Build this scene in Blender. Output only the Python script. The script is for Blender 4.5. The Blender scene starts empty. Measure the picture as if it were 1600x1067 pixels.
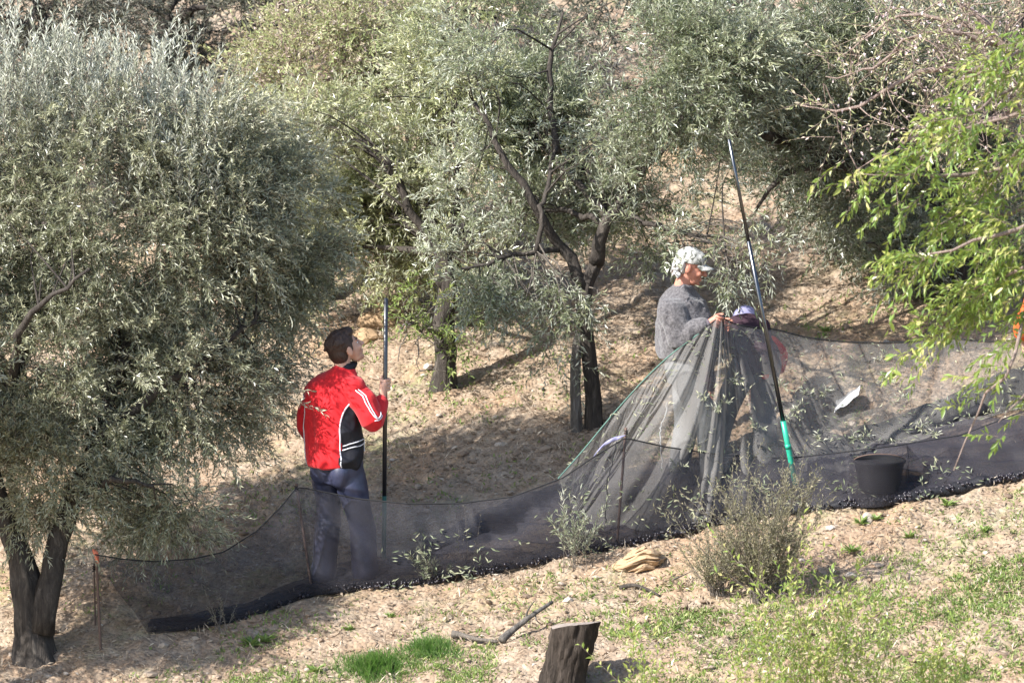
import bpy, bmesh, math
import numpy as np
from mathutils import Vector, Matrix
from mathutils.bvhtree import BVHTree

R = math.radians
SC = bpy.context.scene
COL = SC.collection
rng = np.random.default_rng(7)

# ------------------------------------------------------------------ camera, sky, sun, exposure
F_MM, PITCH, DIST = 190.0, R(8.0), 36.0
FPX = 1600 * F_MM / 36.0
_cp, _sp = math.cos(PITCH), math.sin(PITCH)
_b0 = (533.5 - 893) / FPX
ZC = -(DIST / (_cp + _b0 * _sp)) * (-_sp + _b0 * _cp)
CAM = Vector((0, -DIST, ZC))

cam_d = bpy.data.cameras.new('camera')
cam = bpy.data.objects.new('camera', cam_d)
COL.objects.link(cam)
cam.location = CAM
cam.rotation_euler = (R(90) - PITCH, 0, 0)
cam_d.lens = F_MM
cam_d.sensor_width = 36
cam_d.clip_end = 600
cam_d.dof.use_dof = True
cam_d.dof.focus_distance = 36.6
cam_d.dof.aperture_fstop = 4.5
SC.camera = cam

SUN_EL = R(39)
SUN_H = Vector((0.86, 0.51)).normalized()          # horizontal travel of the light
world = bpy.data.worlds.new("World")
SC.world = world
world.use_nodes = True
nt = world.node_tree
nt.nodes.clear()
sky = nt.nodes.new('ShaderNodeTexSky')
sky.sky_type = 'NISHITA'
sky.sun_disc = False
sky.sun_elevation = SUN_EL
sky.sun_rotation = math.atan2(-SUN_H.x, -SUN_H.y)
bg = nt.nodes.new('ShaderNodeBackground')
bg.inputs['Strength'].default_value = 0.125
wo = nt.nodes.new('ShaderNodeOutputWorld')
nt.links.new(sky.outputs[0], bg.inputs[0])
nt.links.new(bg.outputs[0], wo.inputs[0])

sun_d = bpy.data.lights.new('sun', 'SUN')
sun_d.energy = 4.6
sun_d.angle = R(0.5)
sun_d.color = (1.0, 0.965, 0.915)
sun = bpy.data.objects.new('sun', sun_d)
COL.objects.link(sun)
sun.rotation_euler = Vector((SUN_H.x * math.cos(SUN_EL), SUN_H.y * math.cos(SUN_EL), -math.sin(SUN_EL))).to_track_quat('-Z', 'Y').to_euler()
sun.location = (-10, -10, 14)

SC.view_settings.view_transform = 'Standard'
SC.view_settings.look = 'None'
SC.view_settings.gamma = 1.0
SC.view_settings.use_curve_mapping = False
SC.view_settings.exposure = 1.3

# ------------------------------------------------------------------ noise
_tab = np.random.default_rng(3).random((256, 256))
_tab3 = np.random.default_rng(4).random((32, 32, 32))


def vn2(x, y, s=0):
    x = np.asarray(x, float) + s * 17.3
    y = np.asarray(y, float) + s * 5.7
    xi, yi = np.floor(x).astype(int), np.floor(y).astype(int)
    fx, fy = x - xi, y - yi
    fx, fy = fx * fx * (3 - 2 * fx), fy * fy * (3 - 2 * fy)
    a, b, c, d = (_tab[(xi + i) & 255, (yi + j) & 255] for i, j in ((0, 0), (1, 0), (0, 1), (1, 1)))
    return (a * (1 - fx) + b * fx) * (1 - fy) + (c * (1 - fx) + d * fx) * fy - 0.5


def vn3(p, s=0):
    p = np.asarray(p, float) + s * 7.13
    i = np.floor(p).astype(int)
    f = p - i
    f = f * f * (3 - 2 * f)
    r = 0
    for dx in (0, 1):
        for dy in (0, 1):
            for dz in (0, 1):
                w = (f[:, 0] if dx else 1 - f[:, 0]) * (f[:, 1] if dy else 1 - f[:, 1]) * (f[:, 2] if dz else 1 - f[:, 2])
                r = r + w * _tab3[(i[:, 0] + dx) & 31, (i[:, 1] + dy) & 31, (i[:, 2] + dz) & 31]
    return r - 0.5


def gz(x, y):
    """height of the hillside"""
    x = np.asarray(x, float)
    y = np.asarray(y, float)
    xs = 14 * np.tanh(x / 14)
    z = 0.17 * xs + 0.27 * y
    z = z + 0.10 * vn2(x * 0.5, y * 0.5, 1) + 0.05 * vn2(x * 1.7, y * 1.7, 2) * np.clip((np.abs(y) + .6) / 2, 0.3, 1)
    return z


def gzf(x, y):
    """with the fine clods"""
    return gz(x, y) + 0.05 * vn2(np.asarray(x) * 6, np.asarray(y) * 6, 3) + 0.034 * vn2(np.asarray(x) * 15, np.asarray(y) * 15, 4)


def at(px, py, Y):
    """the point at depth Y seen at photo pixel px, py"""
    a, b = (px - 800) / FPX, (533.5 - py) / FPX
    dy, dz = _cp + b * _sp, -_sp + b * _cp
    t = (Y + DIST) / dy
    return Vector((a * t, Y, ZC + dz * t))


def ground(px, py, lift=0.0):
    a, b = (px - 800) / FPX, (533.5 - py) / FPX
    dy, dz = _cp + b * _sp, -_sp + b * _cp
    lo, hi = 20.0, 90.0
    for _ in range(50):
        t = (lo + hi) / 2
        if ZC + dz * t > float(gz(a * t, -DIST + dy * t)) + lift:
            lo = t
        else:
            hi = t
    return Vector((a * t, -DIST + dy * t, ZC + dz * t))


def unit(v):
    v = np.asarray(v, float)
    return v / np.maximum(np.linalg.norm(v, axis=-1, keepdims=True), 1e-9)


# ------------------------------------------------------------------ object helpers
def new_mesh(name, V, Fc, mat=None, attr=None, smooth=False, fmat=None):
    me = bpy.data.meshes.new(name)
    V = np.asarray(V, np.float32)
    if isinstance(Fc, np.ndarray):
        n, k = Fc.shape
        me.vertices.add(len(V))
        me.vertices.foreach_set('co', V.ravel())
        me.loops.add(n * k)
        me.loops.foreach_set('vertex_index', Fc.astype(np.int32).ravel())
        me.polygons.add(n)
        me.polygons.foreach_set('loop_start', np.arange(0, n * k, k, dtype=np.int32))
        me.update(calc_edges=True)
    else:
        me.from_pydata([tuple(v) for v in V.tolist()], [], Fc)
        me.update()
    for m in (mat if isinstance(mat, (list, tuple)) else [mat] if mat else []):
        me.materials.append(m)
    if attr is not None:
        a = me.attributes.new('rnd', 'FLOAT', 'POINT')
        a.data.foreach_set('value', np.asarray(attr, np.float32))
    if fmat is not None:
        me.polygons.foreach_set('material_index', np.asarray(fmat, np.int32))
    me.polygons.foreach_set('use_smooth', np.full(len(me.polygons), smooth))
    me.update()
    return me


def link(name, me, parent=None, origin=None):
    o = bpy.data.objects.new(name, me)
    COL.objects.link(o)
    if parent is not None:
        o.parent = parent
        o.matrix_parent_inverse = Matrix.Identity(4)
        base = world_of(parent)
        shift_to(o, me, base)
    elif origin is not None:
        shift_to(o, me, Vector(origin))
        o.location = origin
    return o


def world_of(o):
    v = Vector(o.location)
    while o.parent:
        o = o.parent
        v = v + Vector(o.location)
    return v


def shift_to(o, me, base):
    if isinstance(me, bpy.types.Mesh):
        me.transform(Matrix.Translation(-Vector(base)))


def tag(o, label=None, cat=None, group=None, kind=None):
    if label: o['label'] = label
    if cat: o['category'] = cat
    if group: o['group'] = group
    if kind: o['kind'] = kind
    return o


def thing(name, loc, label, cat, group=None, kind=None):
    o = bpy.data.objects.new(name, None)
    o.empty_display_size = 0.1
    COL.objects.link(o)
    o.location = loc
    return tag(o, label, cat, group, kind)


class MB:
    """collects verts / faces"""
    def __init__(self):
        self.v, self.f, self.r = [], [], []

    def add(self, V, Fc, r=0.5):
        b = len(self.v)
        self.v += [tuple(x) for x in V]
        self.f += [tuple(i + b for i in f) for f in Fc]
        self.r += [r] * len(V)

    def mesh(self, name, mat, smooth=True):
        return new_mesh(name, np.array(self.v), self.f, mat, self.r, smooth)

    def obj(self, name, mat, parent=None, origin=None, smooth=True):
        return link(name, self.mesh(name, mat, smooth), parent, origin)


def frames(P):
    P = np.asarray(P, float)
    T = unit(np.gradient(P, axis=0))
    ref = np.array([0, 0, 1.0]) if abs(T[0, 2]) < 0.9 else np.array([0, 1.0, 0])
    A = []
    a = unit(np.cross(T[0], ref))
    for t in T:
        a = unit(a - t * np.dot(a, t))
        A.append(a)
    A = np.array(A)
    return T, A, np.cross(T, A)


def tube(mb, P, rad, n=6, r=0.5, rough=0.0, seed=0, cap=True):
    P = np.asarray(P, float)
    T, A, B = frames(P)
    rad = np.broadcast_to(np.asarray(rad, float), (len(P),))
    th = np.arange(n) * 2 * math.pi / n
    V = P[:, None] + rad[:, None, None] * (np.cos(th)[None, :, None] * A[:, None] + np.sin(th)[None, :, None] * B[:, None])
    V = V.reshape(-1, 3)
    if rough:
        d = unit(V - np.repeat(P, n, 0))
        k = vn3(V * np.array([14, 14, 3.0]) + seed) * 1.3 + vn3(V * 30 + seed) * 0.6
        V = V + d * (k * rough * np.repeat(rad, n))[:, None]
    Fc = []
    for i in range(len(P) - 1):
        for j in range(n):
            k = (j + 1) % n
            Fc.append((i * n + j, i * n + k, (i + 1) * n + k, (i + 1) * n + j))
    if cap:
        V = np.vstack([V, P[0], P[-1]])
        c0, c1 = len(V) - 2, len(V) - 1
        for j in range(n):
            k = (j + 1) % n
            Fc.append((c0, k, j))
            e = (len(P) - 1) * n
            Fc.append((c1, e + j, e + k))
    mb.add(V, Fc, r)


def smooth_path(P, n=12):
    """Catmull-Rom through points"""
    P = np.asarray([tuple(p) for p in P], float)
    Q = np.vstack([2 * P[0] - P[1], P, 2 * P[-1] - P[-2]])
    out = []
    m = len(P) - 1
    for u in np.linspace(0, m, n):
        i = min(int(u), m - 1)
        t = u - i
        a, b, c, d = Q[i], Q[i + 1], Q[i + 2], Q[i + 3]
        out.append(0.5 * (2 * b + (c - a) * t + (2 * a - 5 * b + 4 * c - d) * t * t + (3 * b - a - 3 * c + d) * t ** 3))
    return np.array(out)


# ------------------------------------------------------------------ materials
MATS = {}


class NT:
    def __init__(self, name):
        self.m = bpy.data.materials.new(name)
        self.m.use_nodes = True
        self.t = self.m.node_tree
        self.t.nodes.clear()
        self.out = self.n('OutputMaterial')

    def n(self, typ, **kw):
        nd = self.t.nodes.new('ShaderNode' + typ)
        for k, v in kw.items():
            if hasattr(nd, k) and not (k in nd.inputs):
                setattr(nd, k, v)
            else:
                nd.inputs[k].default_value = v
        return nd

    def l(self, a, b):
        self.t.links.new(a, b)

    def ramp(self, src, stops):
        r = self.n('ValToRGB')
        e = r.color_ramp.elements
        while len(e) > 1: e.remove(e[-1])
        e[0].position, e[0].color = stops[0][0], (*stops[0][1], 1)
        for p, c in stops[1:]:
            x = e.new(p)
            x.color = (*c, 1)
        self.l(src, r.inputs[0])
        return r.outputs[0]

    def noise(self, scale, detail=4, rough=0.6, vec=None, dist=0.0):
        x = self.n('TexNoise')
        x.inputs['Scale'].default_value = scale
        x.inputs['Detail'].default_value = detail
        x.inputs['Roughness'].default_value = rough
        x.inputs['Distortion'].default_value = dist
        if vec is None: vec = self.coord()
        self.l(vec, x.inputs['Vector'])
        return x.outputs['Fac']

    def coord(self, scale=None):
        if not hasattr(self, '_c'):
            self._c = self.n('TexCoord').outputs['Object']
        if scale is None: return self._c
        mp = self.n('Mapping')
        mp.inputs['Scale'].default_value = scale
        self.l(self._c, mp.inputs[0])
        return mp.outputs[0]

    def mix(self, fac, a, b, blend='MIX'):
        x = self.n('Mix', data_type='RGBA', blend_type=blend)
        for s, i in ((fac, 0), (a, 6), (b, 7)):
            if isinstance(s, (int, float)): x.inputs[i].default_value = s
            elif isinstance(s, tuple): x.inputs[i].default_value = (*s, 1)
            else: self.l(s, x.inputs[i])
        return x.outputs[2]

    def math(self, op, a, b=0.5, clamp=False):
        x = self.n('Math', operation=op, use_clamp=clamp)
        for s, i in ((a, 0), (b, 1)):
            if isinstance(s, (int, float)): x.inputs[i].default_value = s
            else: self.l(s, x.inputs[i])
        return x.outputs[0]

    def bump(self, h, strength=0.5, dist=0.01):
        b = self.n('Bump')
        b.inputs['Strength'].default_value = strength
        b.inputs['Distance'].default_value = dist
        self.l(h, b.inputs['Height'])
        return b.outputs[0]

    def bsdf(self, col, rough=0.7, normal=None, spec=0.3, metal=0.0):
        p = self.n('BsdfPrincipled')
        if isinstance(col, tuple): p.inputs['Base Color'].default_value = (*col, 1)
        else: self.l(col, p.inputs['Base Color'])
        if isinstance(rough, (int, float)): p.inputs['Roughness'].default_value = rough
        else: self.l(rough, p.inputs['Roughness'])
        p.inputs['Specular IOR Level'].default_value = spec
        p.inputs['Metallic'].default_value = metal
        if normal is not None: self.l(normal, p.inputs['Normal'])
        return p

    def done(self, sh):
        self.l(sh.outputs[0] if hasattr(sh, 'outputs') else sh, self.out.inputs[0])
        return self.m


def leaf_mat(name, tops, under, gloss=0.4, trans=0.25, tcol=(0.2, 0.25, 0.05), spec=0.5):
    """two sided leaf: upper side ramp over rnd, pale lower side, some light through"""
    t = NT(name)
    rnd = t.n('Attribute', attribute_name='rnd').outputs['Fac']
    up = t.ramp(rnd, tops)
    lo = t.ramp(rnd, under)
    back = t.n('NewGeometry').outputs['Backfacing']
    col = t.mix(back, up, lo)
    p = t.bsdf(col, gloss, spec=spec)
    tr = t.n('BsdfTranslucent')
    tr.inputs[0].default_value = (*tcol, 1)
    mx = t.n('MixShader')
    mx.inputs[0].default_value = trans
    t.l(p.outputs[0], mx.inputs[1])
    t.l(tr.outputs[0], mx.inputs[2])
    return t.done(mx)


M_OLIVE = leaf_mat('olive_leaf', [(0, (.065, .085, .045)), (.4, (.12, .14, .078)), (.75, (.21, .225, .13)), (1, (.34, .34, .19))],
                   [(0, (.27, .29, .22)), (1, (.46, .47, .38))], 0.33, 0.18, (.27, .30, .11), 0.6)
M_OLIVEY = leaf_mat('yellow_green_olive_leaf', [(0, (.08, .10, .055)), (.35, (.155, .18, .10)), (.7, (.28, .30, .185)), (1, (.45, .46, .30))],
                    [(0, (.32, .35, .27)), (1, (.54, .55, .44))], 0.3, 0.22, (.34, .38, .16), 0.7)  # lighter yellow-green leaf tone of the middle tree
M_OLIVEG = leaf_mat('grey_olive_leaf', [(0, (.085, .095, .055)), (.35, (.165, .175, .105)), (.7, (.30, .305, .20)), (1, (.50, .49, .34))],
                    [(0, (.34, .345, .25)), (1, (.56, .55, .42))], 0.32, 0.2, (.33, .35, .17), 0.65)
M_OLIVEB = leaf_mat('pale_yellow_olive_leaf', [(0, (.12, .145, .065)), (.35, (.22, .245, .115)), (.7, (.37, .38, .20)), (1, (.54, .53, .32))],
                    [(0, (.36, .38, .26)), (1, (.58, .58, .44))], 0.3, 0.24, (.42, .45, .16), 0.7)
M_OLIVE2 = leaf_mat('silver_olive_leaf', [(0, (.20, .215, .155)), (.6, (.35, .36, .27)), (1, (.52, .52, .42))],
                    [(0, (.40, .42, .36)), (1, (.58, .59, .52))], 0.36, 0.15, (.32, .34, .2), 0.6)
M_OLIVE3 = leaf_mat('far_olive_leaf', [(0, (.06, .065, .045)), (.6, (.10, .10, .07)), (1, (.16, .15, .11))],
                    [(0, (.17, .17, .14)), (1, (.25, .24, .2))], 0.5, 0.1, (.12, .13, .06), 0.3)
M_GREEN = leaf_mat('bright_green_leaf', [(0, (.08, .15, .03)), (.5, (.20, .27, .055)), (.8, (.34, .36, .10)), (1, (.50, .46, .20))],
                   [(0, (.16, .27, .06)), (1, (.27, .38, .10))], 0.34, 0.3, (.40, .46, .07), 0.55)
M_ALMOND = leaf_mat('almond_young_leaf', [(0, (.25, .31, .13)), (.4, (.36, .41, .19)), (.65, (.52, .45, .32)), (1, (.66, .55, .49))],
                    [(0, (.30, .34, .15)), (1, (.54, .48, .34))], 0.5, 0.3, (.52, .50, .22), 0.3)
M_BLOSSOM = leaf_mat('blossom_petal', [(0, (.62, .45, .46)), (.5, (.72, .6, .6)), (1, (.8, .74, .74))],
                     [(0, (.62, .5, .5)), (1, (.78, .7, .7))], 0.6, 0.3, (.7, .5, .5), 0.2)
M_DRYLEAF = leaf_mat('dry_bush_leaf', [(0, (.12, .12, .065)), (.6, (.21, .195, .11)), (1, (.34, .29, .18))],
                     [(0, (.18, .17, .12)), (1, (.33, .30, .22))], 0.5, 0.15, (.2, .19, .08), 0.3)
M_GRASS = leaf_mat('grass_blade', [(0, (.10, .17, .06)), (.5, (.17, .25, .10)), (.8, (.29, .33, .16)), (1, (.48, .43, .26))],
                   [(0, (.06, .17, .04)), (1, (.18, .30, .1))], 0.45, 0.3, (.2, .42, .06), 0.3)
M_WEED = leaf_mat('weed_leaf', [(0, (.13, .20, .05)), (.5, (.23, .31, .09)), (.8, (.36, .38, .15)), (1, (.50, .44, .26))],
                  [(0, (.12, .19, .06)), (1, (.3, .34, .14))], 0.5, 0.3, (.28, .4, .07), 0.3)
M_LITTER = leaf_mat('dry_litter', [(0, (.13, .088, .06)), (.35, (.225, .17, .12)), (.7, (.33, .265, .20)), (1, (.50, .435, .35))],
                    [(0, (.20, .14, .09)), (1, (.60, .52, .42))], 0.7, 0.08, (.4, .3, .18), 0.15)
M_FALLEN = leaf_mat('fallen_leaf', [(0, (.13, .16, .09)), (.5, (.24, .26, .17)), (1, (.42, .40, .27))],
                    [(0, (.28, .30, .24)), (1, (.52, .51, .42))], 0.5, 0.12, (.3, .3, .14), 0.3)


def bark_mat(name, c1, c2, c3, sc=1.0):
    t = NT(name)
    v = t.coord((1.0, 1.0, 0.22))
    n1 = t.noise(26 * sc, 6, .7, v, 0.6)
    n2 = t.noise(5 * sc, 3, .6)
    col = t.ramp(n1, [(.3, c1), (.55, c2), (.75, c3)])
    col = t.mix(t.ramp(n2, [(.45, (0, 0, 0)), (.7, (1, 1, 1))]), col, c2)
    return t.done(t.bsdf(col, .9, t.bump(n1, 0.9, 0.03), .15))


M_BARK = bark_mat('olive_bark', (.022, .019, .017), (.068, .058, .050), (.18, .155, .13))
M_BARKG = bark_mat('pale_olive_bark', (.05, .045, .04), (.15, .135, .12), (.30, .275, .25))
M_TWIG = bark_mat('twig_bark', (.10, .085, .07), (.19, .165, .14), (.32, .29, .25), 3)
M_TWIGP = bark_mat('almond_twig', (.18, .13, .11), (.34, .26, .22), (.50, .42, .38), 3)
M_STUMP = bark_mat('stump_bark', (.016, .013, .011), (.05, .040, .033), (.13, .105, .088), 1.1)


def ground_mat():
    t = NT('stony_earth')
    n1 = t.noise(1.3, 5, .6)
    n2 = t.noise(9, 6, .7)
    n3 = t.noise(55, 5, .75)
    col = t.ramp(n2, [(.28, (.185, .132, .092)), (.45, (.285, .219, .160)), (.6, (.35, .283, .216)), (.75, (.42, .356, .285))])
    col = t.mix(t.ramp(n1, [(.45, (0, 0, 0)), (.66, (.7, .7, .7))]), col, (.35, .235, .15))
    vo = t.n('TexVoronoi')
    vo.inputs['Scale'].default_value = 34
    t.l(t.coord(), vo.inputs['Vector'])
    cell = t.n('SeparateColor')
    t.l(vo.outputs['Color'], cell.inputs[0])
    col = t.mix(0.55, col, t.ramp(cell.outputs[0], [(0, (.68, .62, .58)), (.5, (.88, .86, .84)), (1, (1.16, 1.13, 1.08))]), 'MULTIPLY')
    gr = t.math('MULTIPLY', t.ramp(t.noise(.9, 3, .6, t.coord((1, 1.3, 1))), [(.5, (0, 0, 0)), (.68, (1, 1, 1))]),
                t.ramp(t.noise(13, 4, .7), [(.45, (0, 0, 0)), (.6, (1, 1, 1))]))
    col = t.mix(t.math('MULTIPLY', gr, .55), col, (.26, .28, .12))
    h = t.math('ADD', t.math('MULTIPLY', n3, 0.5), t.math('MULTIPLY', vo.outputs['Distance'], -0.9))
    return t.done(t.bsdf(col, .95, t.bump(h, 0.8, 0.02), .1))


M_GROUND = ground_mat()


def rnd_mat(name, stops, rough=.85, nscale=20, bstr=.5, bdist=.01, spec=.2):
    t = NT(name)
    rnd = t.n('Attribute', attribute_name='rnd').outputs['Fac']
    n = t.noise(nscale, 5, .65)
    col = t.ramp(rnd, stops)
    col = t.mix(.6, col, t.ramp(n, [(.25, (.55, .55, .55)), (.7, (1.2, 1.2, 1.2))]), 'MULTIPLY')
    return t.done(t.bsdf(col, rough, t.bump(n, bstr, bdist), spec))


M_STONE = rnd_mat('field_stone', [(0, (.17, .12, .085)), (.4, (.29, .215, .155)), (.8, (.36, .285, .215)), (1, (.46, .40, .34))])
M_OCHRE = rnd_mat('ochre_rock', [(0, (.33, .215, .125)), (1, (.44, .32, .20))])


def cloth_mat(name, c, c2=None, rough=.8, nscale=60, spec=.25, sheen=0.0, bstr=.25, bdist=.004):
    t = NT(name)
    n = t.noise(nscale, 4, .65)
    c2 = c2 or tuple(x * .75 for x in c)
    col = t.ramp(n, [(.3, c2), (.7, c)])
    p = t.bsdf(col, rough, t.bump(n, bstr, bdist), spec)
    p.inputs['Sheen Weight'].default_value = sheen
    return t.done(p)


M_RED = cloth_mat('red_polyester', (.62, .020, .026), (.50, .014, .020), .8, 25, .15, .15)
M_BLACKC = cloth_mat('black_polyester', (.012, .012, .018), None, .6, 25, .3)
M_WHITE = cloth_mat('white_piping', (.72, .72, .76), None, .6, 30, .3)
M_NAVY = cloth_mat('navy_track_trousers', (.036, .041, .082), (.024, .028, .056), .45, 22, .5)
M_SWEAT = cloth_mat('grey_melange_wool', (.165, .155, .158), (.045, .042, .046), .95, 60, .1, .3, .8, .012)
M_CUFF = cloth_mat('mauve_grey_rib', (.16, .135, .15), None, .95, 60, .1)
M_PALEC = cloth_mat('pale_trousers', (.24, .245, .245), (.18, .185, .185), .9, 20, .1)
M_MAROON = cloth_mat('maroon_knit', (.065, .038, .050), (.045, .027, .035), .95, 40, .1)
M_REDC = cloth_mat('red_cloth', (.62, .035, .03), None, .8, 30, .2)
M_ORANGE = cloth_mat('orange_cloth', (.70, .12, .03), (.58, .085, .025), .75, 25, .25)
M_GREYT = cloth_mat('grey_trousers', (.16, .16, .17), None, .9, 25, .15)
M_SHOE = cloth_mat('dark_shoe', (.03, .028, .027), None, .6, 40, .3)
M_LILAC = cloth_mat('lilac_plastic', (.27, .265, .40), (.2, .195, .34), .6, 20, .3)
M_PAPER = cloth_mat('crumpled_white_plastic', (.40, .40, .40), (.30, .30, .31), .5, 20, .4)


def camo_cap():
    t = NT('faded_camouflage_cap')
    n = t.noise(26, 3, .5, None, .6)
    col = t.ramp(n, [(.38, (.10, .105, .09)), (.45, (.33, .33, .30)), (.56, (.52, .51, .48)), (.62, (.17, .175, .15))])
    return t.done(t.bsdf(col, .9, None, .1))


M_CAP = camo_cap()


def skin_mat(name, c, c2):
    t = NT(name)
    n = t.noise(28, 4, .6)
    p = t.bsdf(t.ramp(n, [(.3, c2), (.7, c)]), .55, t.bump(t.noise(160, 3, .6), .15, .002), .4)
    p.inputs['Subsurface Weight'].default_value = .08
    p.inputs['Subsurface Radius'].default_value = (.01, .004, .002)
    return t.done(p)


M_SKIN = skin_mat('fair_skin', (.56, .34, .25), (.48, .27, .19))
M_SKINR = skin_mat('weathered_skin', (.50, .23, .16), (.40, .16, .11))


def hair_mat(name, c, c2):
    t = NT(name)
    v = t.coord((1, 1, .25))
    n = t.noise(190, 4, .7, v)
    return t.done(t.bsdf(t.ramp(n, [(.3, c2), (.7, c)]), .5, t.bump(n, .7, .006), .35))


M_HAIR = hair_mat('dark_brown_hair', (.075, .044, .032), (.018, .011, .009))
M_HAIRG = hair_mat('grey_hair', (.62, .60, .57), (.30, .29, .28))


def plain(name, c, rough=.5, spec=.4, metal=0.0):
    t = NT(name)
    n = t.noise(40, 3, .6)
    col = t.mix(.35, c, t.ramp(n, [(.3, (.6, .6, .6)), (.7, (1.15, 1.15, 1.15))]), 'MULTIPLY')
    return t.done(t.bsdf(col, rough, None, spec, metal))


M_EYE = plain('dark_eye', (.02, .015, .012), .2)
M_EYEW = plain('eye_white', (.7, .68, .65), .3)
M_POLE = plain('black_pole', (.014, .015, .02), .33, 1.0)
M_ALU = plain('worn_aluminium_pole', (.13, .135, .145), .27, .5, 1.0)
M_POLEG = plain('green_pole_grip', (.02, .33, .21), .35, .5)
M_POLEDG = plain('dark_green_pole', (.02, .10, .07), .4, .5)
M_REBAR = plain('rusty_rebar', (.13, .085, .068), .8, .3)
M_TAPE = plain('orange_tape', (.70, .20, .11), .6)
M_BUCKET = plain('black_bucket_plastic', (.009, .009, .010), .75, .2)
M_GREENROPE = plain('green_rope', (.10, .19, .155), .8)
M_WROPE = plain('white_cord', (.66, .66, .64), .8)
M_BROPE = plain('black_cord', (.015, .015, .017), .8)
M_OLIVEF = plain('black_olive', (.018, .014, .02), .3, .6)
M_GOLD = plain('watch_strap', (.45, .33, .10), .4)


def net_mat(name, c, base, gain):
    """knitted net far below pixel size: threads cover a share of the sheet, more at a slant"""
    t = NT(name)
    n = t.noise(7, 4, .6)
    v = t.noise(30, 3, .6, t.coord((6, 6, .5)))
    lw = t.n('LayerWeight')
    lw.inputs['Blend'].default_value = .5
    cov = t.math('ADD', t.math('MULTIPLY', t.math('POWER', lw.outputs['Facing'], 2.0), gain), base)
    cov = t.math('ADD', cov, t.math('MULTIPLY', t.math('SUBTRACT', n, .5), .35))
    cov = t.math('ADD', cov, t.math('MULTIPLY', t.math('SUBTRACT', v, .5), .4), True)
    p = t.bsdf(c, .55, t.bump(v, .3, .01), .35)
    tl = t.n('BsdfTranslucent')
    tl.inputs[0].default_value = (*[x * 1.0 for x in c], 1)
    m1 = t.n('MixShader')
    m1.inputs[0].default_value = .4
    t.l(p.outputs[0], m1.inputs[1])
    t.l(tl.outputs[0], m1.inputs[2])
    tp = t.n('BsdfTransparent')
    m2 = t.n('MixShader')
    t.l(cov, m2.inputs[0])
    t.l(tp.outputs[0], m2.inputs[1])
    t.l(m1.outputs[0], m2.inputs[2])
    return t.done(m2)


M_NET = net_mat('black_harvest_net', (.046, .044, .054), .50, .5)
M_NETL = net_mat('sunlit_tone_harvest_net', (.25, .238, .225), .48, .55)  # sunlight on the dark threads is put into this paler colour
M_NETG = net_mat('black_net_on_ground', (.055, .053, .066), .66, .4)
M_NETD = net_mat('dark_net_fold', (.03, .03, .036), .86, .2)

# ------------------------------------------------------------------ GROUND
def axis(lo, hi, step, far, k=1.22):
    a = list(np.arange(lo, hi + 1e-6, step))
    s = step
    while a[-1] < far:
        s *= k
        a.append(a[-1] + s)
    s = step
    while a[0] > -far:
        s *= k
        a.insert(0, a[0] - s)
    return np.array(a)


gx = axis(-4.4, 4.4, .032, 150)
gy = axis(-2.4, 7.5, .036, 150)
X, Y = np.meshgrid(gx, gy)
fine = np.clip(1.3 - np.maximum(np.abs(X) / 9, np.abs(Y - 2) / 12), 0, 1)
Z = gz(X, Y) + (gzf(X, Y) - gz(X, Y)) * fine
nx, ny = len(gx), len(gy)
idx = np.arange(nx * ny).reshape(ny, nx)
FQ = np.stack([idx[:-1, :-1], idx[:-1, 1:], idx[1:, 1:], idx[1:, :-1]], -1).reshape(-1, 4)
o = link('ground', new_mesh('ground', np.stack([X, Y, Z], -1).reshape(-1, 3), FQ, M_GROUND, None, True))
tag(o, 'dry stony earth slope rising to the right', None, None, 'structure')


# ------------------------------------------------------------------ leaves and trees
def rand_dir(n):
    return unit(rng.normal(size=(n, 3)))


def leaf_mesh(P, T, N, L, W, rnd):
    """folded 2-triangle leaves"""
    P, T, N = np.asarray(P), unit(T), np.asarray(N)
    N = unit(N - T * np.sum(N * T, 1, keepdims=True))
    S = np.cross(N, T)
    L = np.broadcast_to(L, (len(P),))[:, None]
    W = np.broadcast_to(W, (len(P),))[:, None]
    mid = P + T * L * .48
    V = np.stack([P, mid + S * W * .5 + N * W * .18, P + T * L - N * L * .10, mid - S * W * .5 + N * W * .18], 1).reshape(-1, 3)
    b = np.arange(len(P))[:, None] * 4
    Fc = np.stack([np.hstack([b, b + 2, b + 1]), np.hstack([b, b + 3, b + 2])], 1).reshape(-1, 3)
    return V, Fc, np.repeat(rnd, 4)


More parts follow.
